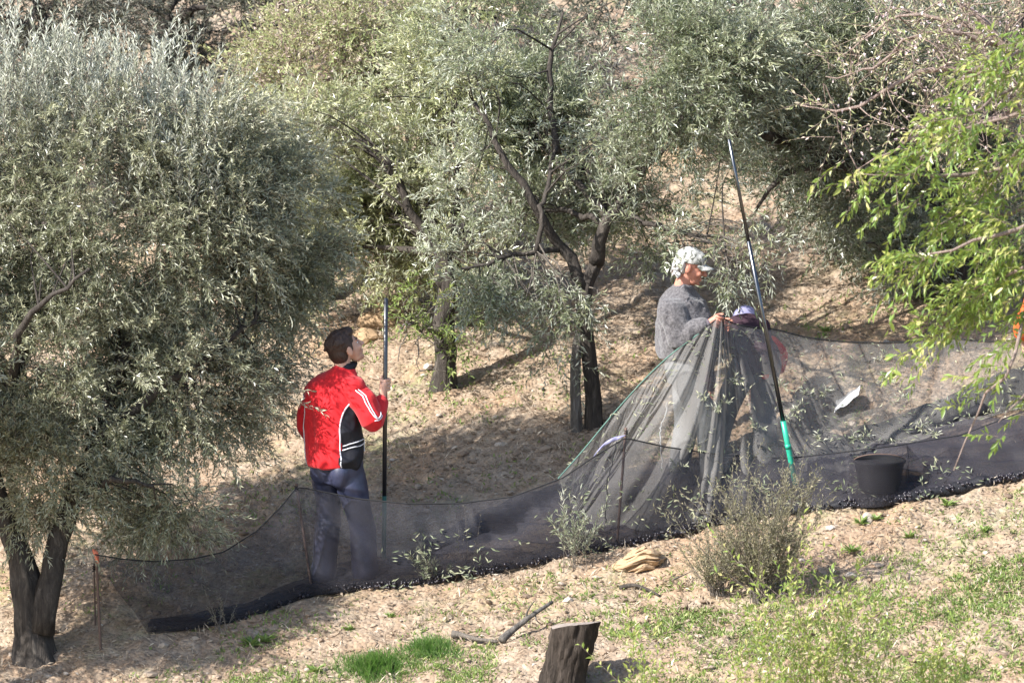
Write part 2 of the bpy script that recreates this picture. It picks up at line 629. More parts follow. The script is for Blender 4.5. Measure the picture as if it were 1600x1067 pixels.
def twig_leaves(P, D, L, K, ll, lw, droop=.1, spread=.75, up=.0, seedrnd=None, t0=.08):
    """K leaves on each twig; P base, D direction, L length"""
    n = len(P)
    D = unit(D)
    L = np.broadcast_to(L, (n,))
    ref = np.where(np.abs(D[:, 2:3]) < .9, np.array([[0, 0, 1.0]]), np.array([[1.0, 0, 0]]))
    E1 = unit(np.cross(D, ref))
    E2 = np.cross(D, E1)
    t = t0 + (1 - t0) * (np.arange(K) + rng.random((n, K))) / K
    phi = (np.arange(K) // 2) * 1.9 + (np.arange(K) % 2) * math.pi + rng.normal(0, .5, (n, K)) + rng.random((n, 1)) * 6.28
    pos = P[:, None] + D[:, None] * (L[:, None] * t)[..., None]
    pos[..., 2] -= droop * L[:, None] * t * t
    dirs = np.repeat(D[:, None], K, 1).copy()
    dirs[..., 2] -= 2 * droop * t
    dirs = unit(dirs)
    rad = np.cos(phi)[..., None] * E1[:, None] + np.sin(phi)[..., None] * E2[:, None]
    a = spread * (1 - .5 * t[..., None])
    T = unit(dirs * (1 - a * .6) + rad * a + rng.normal(0, .16, (n, K, 3)) + np.array([0, 0, up]))
    N = dirs * .7 + np.array([0, 0, .45]) + rng.normal(0, .35, (n, K, 3))
    m = n * K
    r = np.clip((np.repeat(seedrnd, K) if seedrnd is not None else .5) + rng.normal(0, .22, m), 0, 1)
    return pos.reshape(m, 3), T.reshape(m, 3), N.reshape(m, 3), ll * rng.uniform(.7, 1.25, m), lw * rng.uniform(.75, 1.25, m), r


def twig_stems(P, D, L, droop, r0):
    """thin 3-sided stems, two segments"""
    n = len(P)
    D = unit(D)
    L = np.broadcast_to(L, (n,))
    ref = np.where(np.abs(D[:, 2:3]) < .9, np.array([[0, 0, 1.0]]), np.array([[1.0, 0, 0]]))
    E1 = unit(np.cross(D, ref))
    E2 = np.cross(D, E1)
    V = []
    for t, k in ((0, 1), (.5, .7), (1, .25)):
        c = P + D * (L * t)[:, None]
        c[:, 2] -= droop * L * t * t
        for a in (0, 2.094, 4.189):
            V.append(c + (E1 * math.cos(a) + E2 * math.sin(a)) * r0 * k)
    V = np.stack(V, 1).reshape(-1, 3)
    b = np.arange(n)[:, None] * 9
    q = []
    for i in (0, 3):
        for j in range(3):
            k = (j + 1) % 3
            q.append(np.hstack([b + i + j, b + i + k, b + i + 3 + k, b + i + 3 + j]))
    return V, np.stack(q, 1).reshape(-1, 4)


def sample_blobs(blobs, clump=3.0, thr=-.03):
    C, O, sd = [], [], []
    for (px, py, Yd, rx, ry, rY, n) in blobs:
        c = np.array(at(px, py, Yd))
        s = (Yd + DIST) / DIST / 232
        rad = np.array([rx * s, rY, ry * s])
        d = rand_dir(n * 3)
        r = rng.uniform(.25, 1, n * 3) ** .55
        q = c + d * r[:, None] * rad
        keep = vn3(q * clump) > thr
        q, d, r = q[keep][:n], d[keep][:n], r[keep][:n]
        C.append(q)
        O.append(d)
        sd.append(np.full(len(q), rng.uniform(.35, .6)))
    return np.vstack(C), np.vstack(O), np.concatenate(sd)


SUNNY = [[(520, 620), (680, 520), (900, 480), (945, 660), (840, 710), (660, 772), (560, 730)], [(930, 470), (1040, 420), (1040, 570), (945, 650)],
         [(1210, 410), (1420, 395), (1510, 500), (1400, 535), (1220, 515)], [(1000, 600), (1150, 530), (1500, 550), (1400, 690), (1000, 740)]]


def shades_sunny(C):
    """does a spray at C throw its shade on an open sunny part of the slope"""
    k = math.tan(SUN_EL)
    lo, hi = np.zeros(len(C)), np.full(len(C), 7.0)
    for _ in range(30):
        m = (lo + hi) / 2
        z = C[:, 2] - m * k
        up_ = z > gz(C[:, 0] + SUN_H.x * m, C[:, 1] + SUN_H.y * m)
        lo, hi = np.where(up_, m, lo), np.where(up_, hi, m)
    G = np.stack([C[:, 0] + SUN_H.x * lo, C[:, 1] + SUN_H.y * lo, C[:, 2] - lo * k], 1) - np.array(CAM)
    dz = G[:, 1] * _cp - G[:, 2] * _sp
    px, py = 800 + G[:, 0] / dz * FPX, 533.5 - (G[:, 1] * _sp + G[:, 2] * _cp) / dz * FPX
    res = np.zeros(len(C), bool)
    for poly in SUNNY:
        ins = np.zeros(len(C), bool)
        for (x0, y0), (x1, y1) in zip(poly, poly[1:] + poly[:1]):
            c = (y0 > py) != (y1 > py)
            xi = x0 + (py - y0) * (x1 - x0) / (y1 - y0 + 1e-9)
            ins ^= c & (px < xi)
        res |= ins
    return res


def crown(parent, blobs, limbs, leaf_m, twig_m, tw=9, K=18, L=(.18, .38), ll=.055, lw=.011, droop=.18, up=.25, spread=.75,
          r_stem=.0022, clump=3.0, thr=-.03, scatter=.75, outw=.8, name='foliage', tint=0.0, bcap=260, prune=.96):
    C, O, sd = sample_blobs(blobs, clump, thr)
    keep = ~(shades_sunny(C) & (rng.random(len(C)) < prune))
    C, O, sd = C[keep], O[keep], sd[keep]
    n = len(C)
    sd = np.clip(sd + rng.normal(0, .12, n) + tint, 0, 1)
    # branches from the limbs to the sprays
    nodes = np.vstack(limbs)
    mb = MB()
    pick = rng.permutation(n)[:bcap]
    for i in pick:
        d = np.linalg.norm(nodes - C[i], axis=1)
        j = np.argsort(d)[min(len(d) - 1, int(rng.integers(0, 6)))]
        if d[j] > .75 and rng.random() < .7: continue
        a, b = nodes[j], C[i]
        m = (a + b) / 2 + rng.normal(0, .06, 3) + np.array([0, 0, .08 * d[j]])
        P = smooth_path([a, m, b], 6)
        r = min(.012, .004 + .006 * d[j])
        tube(mb, P, np.linspace(r, .0025, 6), 5, .5, .25, i, False)
    bo = mb.obj('branches', twig_m[0], parent)
    bo['kind'] = 'stuff'
    P = np.repeat(C, tw, 0) + rng.normal(0, .05, (n * tw, 3))
    D = unit(np.repeat(O, tw, 0) * outw + rng.normal(0, scatter, (n * tw, 3)) + np.array([0, 0, up]))
    LL = rng.uniform(L[0], L[1], n * tw)
    dr = rng.uniform(0, 1, n * tw) * 2 * droop
    V, Fq = twig_stems(P, D, LL, dr, r_stem)
    so = link('twigs', new_mesh('twigs', V, Fq, twig_m[1], None, False), parent)
    so['kind'] = 'stuff'
    lp = twig_leaves(P, D, LL, K, ll, lw, dr[:, None], spread, 0, np.repeat(sd, tw))
    V, Ft, r = leaf_mesh(*lp)
    fo = link(name, new_mesh(name, V, Ft, leaf_m, r, False), parent)
    fo['kind'] = 'stuff'
    return C, O


def limb(parent, pts, r0, r1, mat, name='limb', n=12, sides=9, rough=.3):
    P = smooth_path(pts, n)
    P[1:-1] += rng.normal(0, .012, (n - 2, 3))
    mb = MB()
    tube(mb, P, np.linspace(r0, r1, n), sides, .5, rough, len(P) * 1.7)
    mb.obj(name, mat, parent)
    return P


def trunk_path(pts, n=16):
    return smooth_path(pts, n)


def trunk(parent, pts, radii, mat, n=64, sides=34, rough=.42, name='trunk', flare=.35):
    P = smooth_path(pts, n)
    u = np.linspace(0, 1, n)
    rr = np.interp(u, np.linspace(0, 1, len(radii)), radii)
    rr = rr * (1 + flare * np.exp(-u * 9))
    T, A, B = frames(P)
    th = np.arange(sides) * 2 * math.pi / sides
    sd = rr[0] * 90
    tw = th[None] + u[:, None] * .8
    c, k = np.cos(tw), np.sin(tw)
    ln = np.linalg.norm(P - P[0], axis=1)[:, None] + 0 * tw
    q = np.stack([c.ravel() * 2.2, k.ravel() * 2.2, ln.ravel() * 1.6], 1) + sd
    rid = .5 - np.abs(vn3(q * np.array([1.6, 1.6, 1.0]), 3)) * 2.4
    knob = vn3(q * np.array([.55, .55, 2.2]), 5)
    fine = vn3(q * np.array([4.5, 4.5, 5]), 8)
    d = (1 + rough * (.45 * (rid - .3) + .75 * knob + .28 * fine)).reshape(n, sides)
    V = P[:, None] + (rr[:, None] * d)[..., None] * (np.cos(th)[None, :, None] * A[:, None] + np.sin(th)[None, :, None] * B[:, None])
    ii = np.arange(n * sides).reshape(n, sides)
    Fq = np.stack([ii[:-1], np.roll(ii, -1, 1)[:-1], np.roll(ii, -1, 1)[1:], ii[1:]], -1).reshape(-1, 4)
    link(name, new_mesh(name, V.reshape(-1, 3), Fq, mat, None, True), parent)
    return P[::3]


# ---- left olive tree
b1 = ground(56, 1036, -.05)
Y1 = b1.y
T1 = thing('olive_tree', b1, 'large silvery olive tree with forked dark trunk at the left end of the net', 'olive tree', 'olive trees of the grove')
tp = trunk(T1, [b1, at(48, 980, Y1), at(42, 920, Y1 + .02), at(30, 865, Y1 + .05), at(5, 800, Y1 + .1), at(-20, 720, Y1 + .1)],
           [.125, .115, .10, .08, .07, .06], M_BARK)
l1 = [tp]
l1.append(limb(T1, [at(62, 985, Y1 - .03), at(78, 920, Y1 - .05), at(88, 860, Y1), at(110, 790, Y1 + .1), at(150, 690, Y1 + .2), at(190, 560, Y1 + .3)], .095, .045, M_BARK, sides=16, rough=.4))
l1.append(limb(T1, [at(190, 560, Y1 + .3), at(250, 470, Y1 + .4), at(300, 360, Y1 + .4), at(320, 250, Y1 + .5)], .05, .015, M_BARK))
l1.append(limb(T1, [at(150, 690, Y1 + .2), at(230, 620, Y1 + .1), at(320, 560, Y1 + .2), at(400, 500, Y1 + .3)], .045, .012, M_BARK))
l1.append(limb(T1, [at(-20, 720, Y1 + .1), at(20, 600, Y1 + .2), at(70, 450, Y1 + .3), at(90, 280, Y1 + .5)], .06, .015, M_BARK))
l1.append(limb(T1, [at(-20, 720, Y1 + .1), at(-100, 620, Y1 + .2), at(-160, 450, Y1 + .2), at(-170, 300, Y1 + .2)], .06, .015, M_BARK))
l1.append(limb(T1, [at(110, 790, Y1), at(170, 750, Y1 - .2), at(240, 760, Y1 - .3)], .035, .01, M_BARK))
l1.append(limb(T1, [at(20, 600, Y1), at(40, 500, Y1 - .4), at(140, 420, Y1 - .6)], .035, .01, M_BARK))
crown(T1, [(110, 330, .25, 240, 170, .7, 160), (300, 340, .35, 150, 170, .55, 110), (390, 480, .7, 85, 125, .35, 56),
           (110, 560, .2, 230, 200, .65, 170), (290, 600, .4, 145, 125, .5, 85), (255, 765, .1, 95, 85, .3, 34), (60, 735, .0, 120, 90, .45, 44),
           (-170, 480, .2, 150, 330, .8, 110), (160, 220, .3, 280, 110, .6, 100), (440, 350, .8, 80, 110, .35, 34), (460, 440, .9, 60, 100, .3, 22), (390, 260, .6, 70, 90, .4, 26)],
      l1, M_OLIVEG, (M_BARK, M_TWIG), tw=12, K=23, lw=.0100, ll=.047, tint=.08, thr=-.10)
# upright silvery shoots on its top
nsh = 900
sx = rng.uniform(-160, 350, nsh)
bp = np.array([at(x, np.interp(x, [-160, 0, 260, 350], [170, 170, 190, 290]) + rng.uniform(-60, 150), rng.uniform(-.3, .85)) for x in sx])
bd = unit(np.stack([rng.normal(.06, .3, nsh), rng.normal(-.05, .3, nsh), np.ones(nsh)], 1))
bl = rng.uniform(.2, .62, nsh)
V, Fq = twig_stems(bp, bd, bl, np.zeros(nsh), .003)
o = link('shoots', new_mesh('shoots', V, Fq, M_TWIG, None), T1)
o['kind'] = 'stuff'
V, Ft, r = leaf_mesh(*twig_leaves(bp, bd, bl, 34, .052, .0115, 0, .8, .15, np.full(nsh, .6)))
o = link('foliage', new_mesh('foliage', V, Ft, M_OLIVE2, r), T1)
o['kind'] = 'stuff'

# ---- olive tree nearer the camera at the left edge, whose shade falls on the near end of the net
Y0n = -1.35
pn = at(-330, 0, Y0n)
bn0 = Vector((pn.x, Y0n, float(gz(pn.x, Y0n)) - .05))
T0 = thing('olive_tree', bn0, 'near olive tree whose outermost leaves hang at the left edge of the picture', 'olive tree', 'olive trees of the grove')
tq = trunk(T0, [bn0, at(-325, 1000, Y0n), at(-315, 850, Y0n), at(-320, 700, Y0n)], [.13, .11, .10, .09], M_BARK)
l0 = [tq[10:]]
for e in ((-150, 560), (-250, 450), (-420, 520), (-60, 640), (-350, 380)):
    l0.append(limb(T0, [at(-320, 700, Y0n), at((e[0] - 320) / 2, (e[1] + 690) / 2, Y0n + rng.uniform(-.2, .2)), at(e[0], e[1], Y0n + rng.uniform(-.3, .3))], .06, .015, M_BARK))
crown(T0, [(-230, 560, Y0n, 170, 130, .5, 120), (-340, 450, Y0n, 190, 150, .6, 110), (-120, 600, Y0n, 90, 90, .45, 44), (-60, 600, Y0n + .1, 40, 60, .25, 8), (-430, 600, Y0n, 130, 120, .5, 30)],
      l0, M_OLIVE, (M_BARK, M_TWIG), tw=9, K=16, lw=.0135)

# ---- middle olive tree
b2 = ground(915, 676, -.04)
Y2 = b2.y
T2 = thing('olive_tree', b2, 'olive tree with split double trunk behind the stake and the sagging net', 'olive tree', 'olive trees of the grove')
tp = trunk(T2, [b2 + Vector((.06, 0, 0)), at(928, 620, Y2), at(921, 560, Y2), at(912, 500, Y2 - .02), at(915, 450, Y2), at(932, 410, Y2)],
           [.062, .058, .055, .055, .052, .05], M_BARK, flare=.2)
tp2 = trunk(T2, [b2 + Vector((-.065, -.03, -.01)), at(899, 625, Y2 - .03), at(900, 560, Y2 - .03), at(910, 505, Y2 - .02)], [.042, .038, .036, .036], M_BARKG, name='trunk', flare=.15)
l2 = [tp[10:]]
l2.append(limb(T2, [at(932, 410, Y2), at(938, 370, Y2 - .1), at(965, 320, Y2 - .1), at(985, 270, Y2), at(975, 180, Y2)], .055, .02, M_BARK))
l2.append(limb(T2, [at(915, 450, Y2), at(880, 390, Y2), at(840, 330, Y2 - .1), at(790, 250, Y2 - .1), at(740, 160, Y2)], .05, .015, M_BARK))
l2.append(limb(T2, [at(838, 395, Y2 - .4), at(848, 340, Y2 - .4), at(852, 300, Y2 - .3), at(870, 230, Y2)], .02, .015, M_BARK, sides=7))
l2.append(limb(T2, [at(985, 270, Y2), at(1050, 200, Y2), at(1110, 120, Y2 + .1), at(1090, 30, Y2 + .2)], .035, .012, M_BARK))
l2.append(limb(T2, [at(965, 330, Y2 - .1), at(1020, 350, Y2 - .4), at(1090, 370, Y2 - .7), at(1150, 410, Y2 - .9)], .022, .007, M_BARK))
l2.append(limb(T2, [at(880, 390, Y2), at(800, 400, Y2 - .3), at(720, 420, Y2 - .4)], .025, .008, M_BARK))
l2.append(limb(T2, [at(870, 240, Y2), at(860, 120, Y2 + .2), at(880, 20, Y2 + .3)], .03, .01, M_BARK))
for e in ((900, 250, 3.3), (800, 190, 3.4), (1000, 310, 2.9), (1085, 190, 2.9), (800, 340, 3.0)):
    l2.append(limb(T2, [at(950, 345, Y2 - .05), at((950 + e[0]) / 2, (335 + e[1]) / 2 - 10, (Y2 + e[2]) / 2), at(*e)], .03, .006, M_BARK, sides=7))
crown(T2, [(880, 180, 1.7, 190, 150, .8, 130), (760, 300, 1.6, 140, 120, .6, 84), (950, 300, 1.6, 120, 110, .6, 60), (1030, 130, 1.8, 170, 120, .8, 96),
           (900, 40, 2.0, 220, 90, .8, 90), (875, 470, 1.5, 48, 75, .2, 20), (740, 400, 1.8, 120, 65, .35, 42), (800, 470, 1.7, 60, 35, .2, 9), (1050, 270, 1.7, 110, 90, .5, 44), (1140, 60, 1.9, 90, 90, .7, 36),
           (850, 385, 1.6, 80, 55, .4, 22), (1010, 370, 1.5, 80, 40, .3, 12),
           (890, 240, 3.2, 150, 120, .4, 100), (790, 200, 3.3, 110, 110, .4, 44), (800, 340, 2.9, 110, 80, .35, 34), (990, 320, 2.7, 110, 80, .35, 34), (1080, 200, 2.7, 90, 90, .4, 30)],
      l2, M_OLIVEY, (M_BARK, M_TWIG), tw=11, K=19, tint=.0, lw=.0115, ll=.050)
# thin hanging sprays in front of the man with the cap
crown(T2, [(1140, 410, 1.0, 38, 38, .15, 6), (1180, 375, 1.3, 60, 35, .3, 7), (885, 500, 1.65, 42, 65, .12, 13), (845, 450, 1.6, 50, 45, .15, 8)],
      l2, M_OLIVE, (M_TWIG, M_TWIG), tw=6, K=12, L=(.12, .24), thr=-1, prune=0, up=-.4, droop=.4, tint=.1)

# ---- olive tree behind, left of the middle
b3 = ground(693, 614, -.04)
Y3 = b3.y
T3 = thing('olive_tree', b3, 'leafy olive tree behind the pole held by the young man', 'olive tree', 'olive trees of the grove')
tp = trunk(T3, [b3, at(697, 560, Y3), at(692, 510, Y3), at(700, 450, Y3), at(690, 390, Y3)], [.10, .08, .075, .068, .06], M_BARK, rough=.65)
l3 = [tp[6:]]
l3.append(limb(T3, [at(700, 450, Y3), at(680, 390, Y3), at(640, 320, Y3), at(600, 240, Y3)], .06, .02, M_BARK))
l3.append(limb(T3, [at(690, 400, Y3), at(710, 330, Y3 + .1), at(720, 240, Y3 + .2), at(700, 130, Y3 + .3)], .05, .015, M_BARK))
l3.append(limb(T3, [at(694, 520, Y3), at(660, 515, Y3 - .2), at(640, 505, Y3 - .3), at(622, 520, Y3 - .3)], .016, .006, M_BARKG, sides=7))
l3.append(limb(T3, [at(640, 505, Y3 - .3), at(630, 530, Y3 - .3), at(622, 565, Y3 - .35)], .007, .003, M_BARKG, sides=5))
l3.append(limb(T3, [at(660, 515, Y3 - .2), at(652, 545, Y3 - .25), at(657, 580, Y3 - .25)], .006, .003, M_BARKG, sides=5))
for e in ((550, 310, 4.5), (640, 240, 4.4), (500, 400, 4.5), (720, 380, 4.3)):
    l3.append(limb(T3, [at(695, 400, Y3), at((695 + e[0]) / 2, (395 + e[1]) / 2 - 10, (Y3 + e[2]) / 2), at(*e)], .03, .006, M_BARK, sides=7))
crown(T3, [(590, 300, 3.3, 120, 120, .5, 66), (490, 260, 3.3, 100, 130, .5, 44), (680, 180, 3.4, 130, 130, .9, 80), (560, 410, 3.4, 80, 65, .3, 24), (510, 410, 3.4, 50, 70, .25, 14), (690, 425, 2.7, 70, 60, .4, 26), (620, 430, 3.5, 70, 45, .3, 14),
           (740, 60, 3.6, 120, 90, .8, 40), (500, 330, 3.2, 70, 90, .5, 20),
           (550, 320, 4.4, 100, 110, .4, 66), (640, 250, 4.3, 110, 100, .4, 54), (700, 370, 4.2, 80, 60, .3, 22), (500, 410, 4.4, 60, 60, .3, 20), (610, 400, 4.4, 80, 50, .3, 22)],
      l3, M_OLIVEB, (M_BARK, M_TWIG), tw=11, K=19, tint=.14, lw=.0118, ll=.052)
crown(T3, [(700, 560, Y3 - .2, 28, 40, .1, 5), (665, 470, Y3 - .3, 40, 30, .1, 5), (700, 490, Y3 - .25, 35, 40, .1, 6)], l3, M_WEED, (M_TWIG, M_TWIG), tw=5, K=10, L=(.1, .2), ll=.05, lw=.013, thr=-1, name='suckers', prune=0)

# ---- right olive tree
b4 = ground(1515, 470, -.04)
Y4 = b4.y
T4 = thing('olive_tree', b4, 'shaded dark olive tree with bent limbs right of the leaning pole', 'olive tree', 'olive trees of the grove')
tp = trunk(T4, [b4, at(1512, 420, Y4), at(1495, 360, Y4), at(1470, 300, Y4)], [.17, .15, .14, .12], M_BARK)
l4 = [tp[8:]]
l4.append(limb(T4, [at(1470, 300, Y4), at(1400, 270, Y4 - .2), at(1300, 240, Y4 - .6), at(1215, 215, Y4 - 1.0), at(1145, 208, Y4 - 1.2)], .08, .03, M_BARK, sides=12))
l4.append(limb(T4, [at(1400, 272, Y4 - .2), at(1320, 260, Y4 - .6), at(1250, 262, Y4 - .9), at(1215, 285, Y4 - 1.0), at(1180, 330, Y4 - 1.0)], .05, .010, M_BARK))
l4.append(limb(T4, [at(1235, 220, Y4 - .9), at(1190, 155, Y4 - 1.0), at(1135, 120, Y4 - 1.1), at(1090, 50, Y4 - 1.1), at(1060, -10, Y4 - 1.1)], .045, .02, M_BARK))
l4.append(limb(T4, [at(1470, 300, Y4), at(1430, 200, Y4), at(1380, 90, Y4), at(1350, 0, Y4)], .08, .02, M_BARK))
l4.append(limb(T4, [at(1470, 300, Y4), at(1540, 200, Y4), at(1580, 90, Y4), at(1600, 0, Y4)], .07, .02, M_BARK))
l4.append(limb(T4, [at(1495, 360, Y4), at(1430, 370, Y4 - .4), at(1350, 380, Y4 - .6)], .03, .008, M_BARK))
for e in ((1290, 220, 4.2), (1400, 330, 4.2), (1200, 250, 3.5)):
    l4.append(limb(T4, [at(1470, 300, Y4), at((1470 + e[0]) / 2, (300 + e[1]) / 2 - 20, (Y4 + e[2]) / 2), at(*e)], .04, .007, M_BARK, sides=8))
crown(T4, [(1290, 130, 3.0, 170, 140, 1.1, 90), (1420, 240, 3.3, 160, 150, 1.0, 80), (1190, 220, 2.4, 90, 110, .6, 40), (1440, 400, 3.0, 100, 50, .5, 24),
           (1320, 330, 3.0, 110, 55, .6, 28), (1530, 330, 3.4, 100, 130, .8, 36), (1510, 130, 3.6, 130, 140, 1.0, 50), (1250, 20, 3.2, 150, 80, .9, 36), (1500, 450, 3.2, 70, 40, .4, 10),
           (1290, 220, 4.1, 150, 130, .4, 64), (1420, 330, 4.1, 120, 85, .35, 36), (1190, 250, 3.4, 80, 100, .3, 26), (1320, 370, 4.0, 90, 40, .25, 12)],
      l4, M_OLIVE, (M_BARK, M_TWIG), tw=11, K=19, tint=-.12, lw=.0112, ll=.05, prune=.65)  # negative tint puts the crown's shade into the leaf colour

# ---- distant olives behind
FAR = [(70, 330, 7.6, 'shadowy olive tree behind the silver crown at the top left corner', [(60, 30, 7.6, 160, 110, 1.2, 80), (-60, 60, 7.4, 120, 130, 1, 40)]),
       (245, 300, 9.2, 'distant brown-grey olive tree with dark leaning trunk at upper left', [(250, 0, 9.6, 130, 100, 1.1, 50), (330, 70, 9.4, 90, 90, .9, 28)]),
       (420, 290, 8.6, 'distant olive tree with twisted dark limbs left of the blossoming almond', [(430, -10, 8.8, 110, 90, 1.0, 34), (360, 40, 8.8, 90, 80, .8, 18)]),
       (700, 300, 9.0, 'distant olive tree behind the pale almond twigs at top centre', [(650, -20, 9, 150, 110, 1.2, 60), (760, 60, 9, 120, 120, 1, 40)]),
       (1050, 290, 7.5, 'distant olive tree hidden behind the crown of the double trunk', [(1000, 40, 7.5, 180, 150, 1.2, 80), (1130, 150, 7.3, 150, 130, 1.2, 60)]),
       (1420, 250, 7.0, 'distant olive tree behind the flowering twigs at top right', [(1350, 40, 7.2, 190, 160, 1.2, 90), (1530, 80, 7.0, 150, 180, 1.2, 70)])]
for (px, py, Yf, lab, bl) in FAR:
    p = at(px, 0, Yf)
    bf = Vector((p.x, Yf, float(gz(p.x, Yf)) - .05))
    t = thing('olive_tree', bf, lab, 'olive tree', 'olive trees of the grove')
    top = at(px + 6, 60, Yf)
    mid = (bf + top) / 2 + Vector((.08, 0, 0))
    tp = trunk(t, [bf, mid, top], [.16, .12, .09], M_BARK, sides=16)
    ls = [tp[10:]]
    for k in range(4):
        e = at(bl[k % 2][0] + rng.uniform(-80, 80), bl[k % 2][1] + rng.uniform(-70, 40), Yf + rng.uniform(-.5, .4))
        ls.append(limb(t, [top - Vector((0, 0, .1)), (top + e) / 2 + Vector((0, -.1, .1)), e], .06, .015, M_BARK))
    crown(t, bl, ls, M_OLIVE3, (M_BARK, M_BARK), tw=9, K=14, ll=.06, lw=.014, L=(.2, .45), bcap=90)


# ---- almond trees
def almond(base, limbs_px, blobs, label, nodes_scale=1.0, leafm=M_ALMOND, tw=8, K=17, ll=.045, lw=.013, blossoms=300, outm=M_TWIGP):
    t = thing('almond_tree', base, label, 'almond tree', 'almond trees coming into leaf')
    ls = []
    first = True
    for pts, r0, r1 in limbs_px:
        if first:
            ls.append(trunk(t, pts, [r0, r1], M_BARK)[6:])
            first = False
        else:
            ls.append(limb(t, pts, r0, r1, outm, sides=7))
    C, O = crown(t, blobs, ls, leafm, (outm, outm), tw=tw, K=K, ll=ll, lw=lw, L=(.2, .5), droop=.15, up=.3, thr=-.2, r_stem=.003, bcap=400)
    n = blossoms
    c = C[rng.integers(0, len(C), n)] + rng.normal(0, .13, (n, 3))
    P = np.repeat(c, 5, 0)
    ax = np.repeat(rand_dir(n), 5, 0)
    D = rand_dir(n * 5)
    D = unit(D - ax * np.sum(D * ax, 1, keepdims=True) + ax * .4)
    V, Ft, r = leaf_mesh(P, D, ax, rng.uniform(.012, .02, n * 5), rng.uniform(.012, .018, n * 5), rng.random(n * 5))
    o = link('blossom', new_mesh('blossom', V, Ft, M_BLOSSOM, r), t)
    o['kind'] = 'stuff'
    return t, C


Ya = 5.2
pa = at(500, 0, Ya)
ba = Vector((pa.x, Ya, float(gz(pa.x, Ya)) - .05))
almond(ba, [([ba, at(505, 330, Ya), at(510, 270, Ya)], .09, .06),
            ([at(510, 270, Ya), at(480, 180, Ya), at(450, 90, Ya), at(430, 10, Ya)], .05, .012),
            ([at(510, 270, Ya), at(560, 170, Ya), at(620, 90, Ya), at(690, 20, Ya)], .05, .01),
            ([at(510, 270, Ya), at(530, 150, Ya - .2), at(540, 40, Ya - .2)], .04, .01),
            ([at(480, 180, Ya), at(420, 160, Ya - .1), at(350, 150, Ya - .1)], .02, .006)],
       [(500, 130, Ya, 130, 110, .8, 75), (610, 70, Ya, 110, 90, .7, 55), (430, 170, Ya, 60, 50, .5, 12), (520, 20, Ya + .2, 90, 60, .7, 30), (600, 180, Ya, 90, 90, .6, 34), (470, 230, Ya - .4, 80, 60, .5, 20)],
       'pale blossoming almond tree rising behind the silver olive crown', blossoms=330)
Yb = 1.2
pb = at(1730, 0, Yb)
bb = Vector((pb.x, Yb, float(gz(pb.x, Yb)) - .05))
almond(bb, [([bb, at(1728, 400, Yb), at(1715, 250, Yb)], .11, .07),
            ([at(1715, 250, Yb), at(1650, 150, Yb), at(1560, 60, Yb), at(1480, -20, Yb)], .05, .012),
            ([at(1690, 200, Yb), at(1580, 130, Yb - .1), at(1460, 105, Yb - .1), at(1330, 170, Yb - .1), at(1250, 165, Yb)], .035, .004),
            ([at(1650, 150, Yb), at(1540, 190, Yb + .1), at(1440, 210, Yb + .1), at(1340, 265, Yb)], .028, .004),
            ([at(1600, 90, Yb), at(1500, 40, Yb), at(1400, 30, Yb), at(1330, 80, Yb)], .022, .004),
            ([at(1560, 70, Yb), at(1450, 50, Yb - .2), at(1360, 110, Yb - .2), at(1290, 120, Yb - .2)], .02, .004)],
       [(1540, 60, Yb, 110, 90, .7, 40), (1430, 70, Yb, 100, 75, .6, 24), (1400, 170, Yb, 110, 60, .5, 16), (1570, 170, Yb, 90, 90, .6, 22), (1320, 130, Yb, 70, 50, .4, 7)],
       'flowering almond tree with bare pinkish twigs at the top right corner', blossoms=420, tw=4, K=8)

# ---- bright green drooping tree at the right edge, nearer the camera
Yg = -5.5
pg = at(1790, 0, Yg)
bgp = Vector((pg.x, Yg, float(gz(pg.x, Yg)) - .05))
T5 = thing('almond_tree', bgp, 'bright green leafy branches drooping in from the right edge over the net', 'almond tree', 'almond trees coming into leaf')
l5 = [trunk(T5, [bgp, at(1785, 800, Yg), at(1770, 500, Yg), at(1760, 240, Yg)], [.13, .10, .08, .06], M_BARK)[12:]]
for pts, r0 in (([(1762, 260), (1690, 150), (1600, 130), (1520, 175), (1460, 190)], .018), ([(1760, 250), (1700, 80), (1620, 60), (1540, 110), (1490, 130)], .016), ([(1765, 300), (1660, 230), (1560, 270), (1450, 275), (1345, 272)], .025), ([(1765, 300), (1680, 180), (1590, 180), (1490, 215), (1440, 250)], .02),
                ([(1768, 400), (1680, 330), (1580, 360), (1480, 390), (1400, 425)], .022), ([(1768, 400), (1690, 360), (1600, 420), (1520, 460), (1440, 545)], .02),
                ([(1770, 500), (1680, 420), (1610, 480), (1575, 580), (1530, 640), (1490, 735)], .018), ([(1770, 500), (1690, 430), (1640, 500), (1605, 600), (1560, 660)], .014),
                ([(1765, 300), (1690, 280), (1600, 330), (1500, 330), (1400, 330)], .018), ([(1765, 300), (1690, 240), (1610, 230), (1540, 300), (1470, 350)], .016), ([(1768, 400), (1700, 400), (1640, 380), (1560, 440), (1500, 500)], .016)):
    l5.append(limb(T5, [at(x, y, Yg + rng.uniform(-.3, .3)) for x, y in pts], r0, .003, M_TWIGP, sides=7))
nodes5 = np.vstack([p[3:] for p in l5[1:]])
nodes5 = np.vstack([nodes5, (nodes5[:-1] + nodes5[1:]) / 2])
nodes5 = nodes5[np.abs(nodes5[:, 1] - Yg) < .8]
q = np.repeat(nodes5, 4, 0) + rng.normal(0, .055, (len(nodes5) * 4, 3))
q = q[vn3(q * 4.0) > -.01]
dd = unit(np.stack([rng.normal(-.55, .4, len(q)), rng.normal(-.1, .4, len(q)), rng.normal(-.15, .4, len(q))], 1))
Lq = rng.uniform(.12, .3, len(q))
V, Fq = twig_stems(q, dd, Lq, np.full(len(q), .3), .002)
o = link('twigs', new_mesh('twigs', V, Fq, M_TWIGP, None), T5)
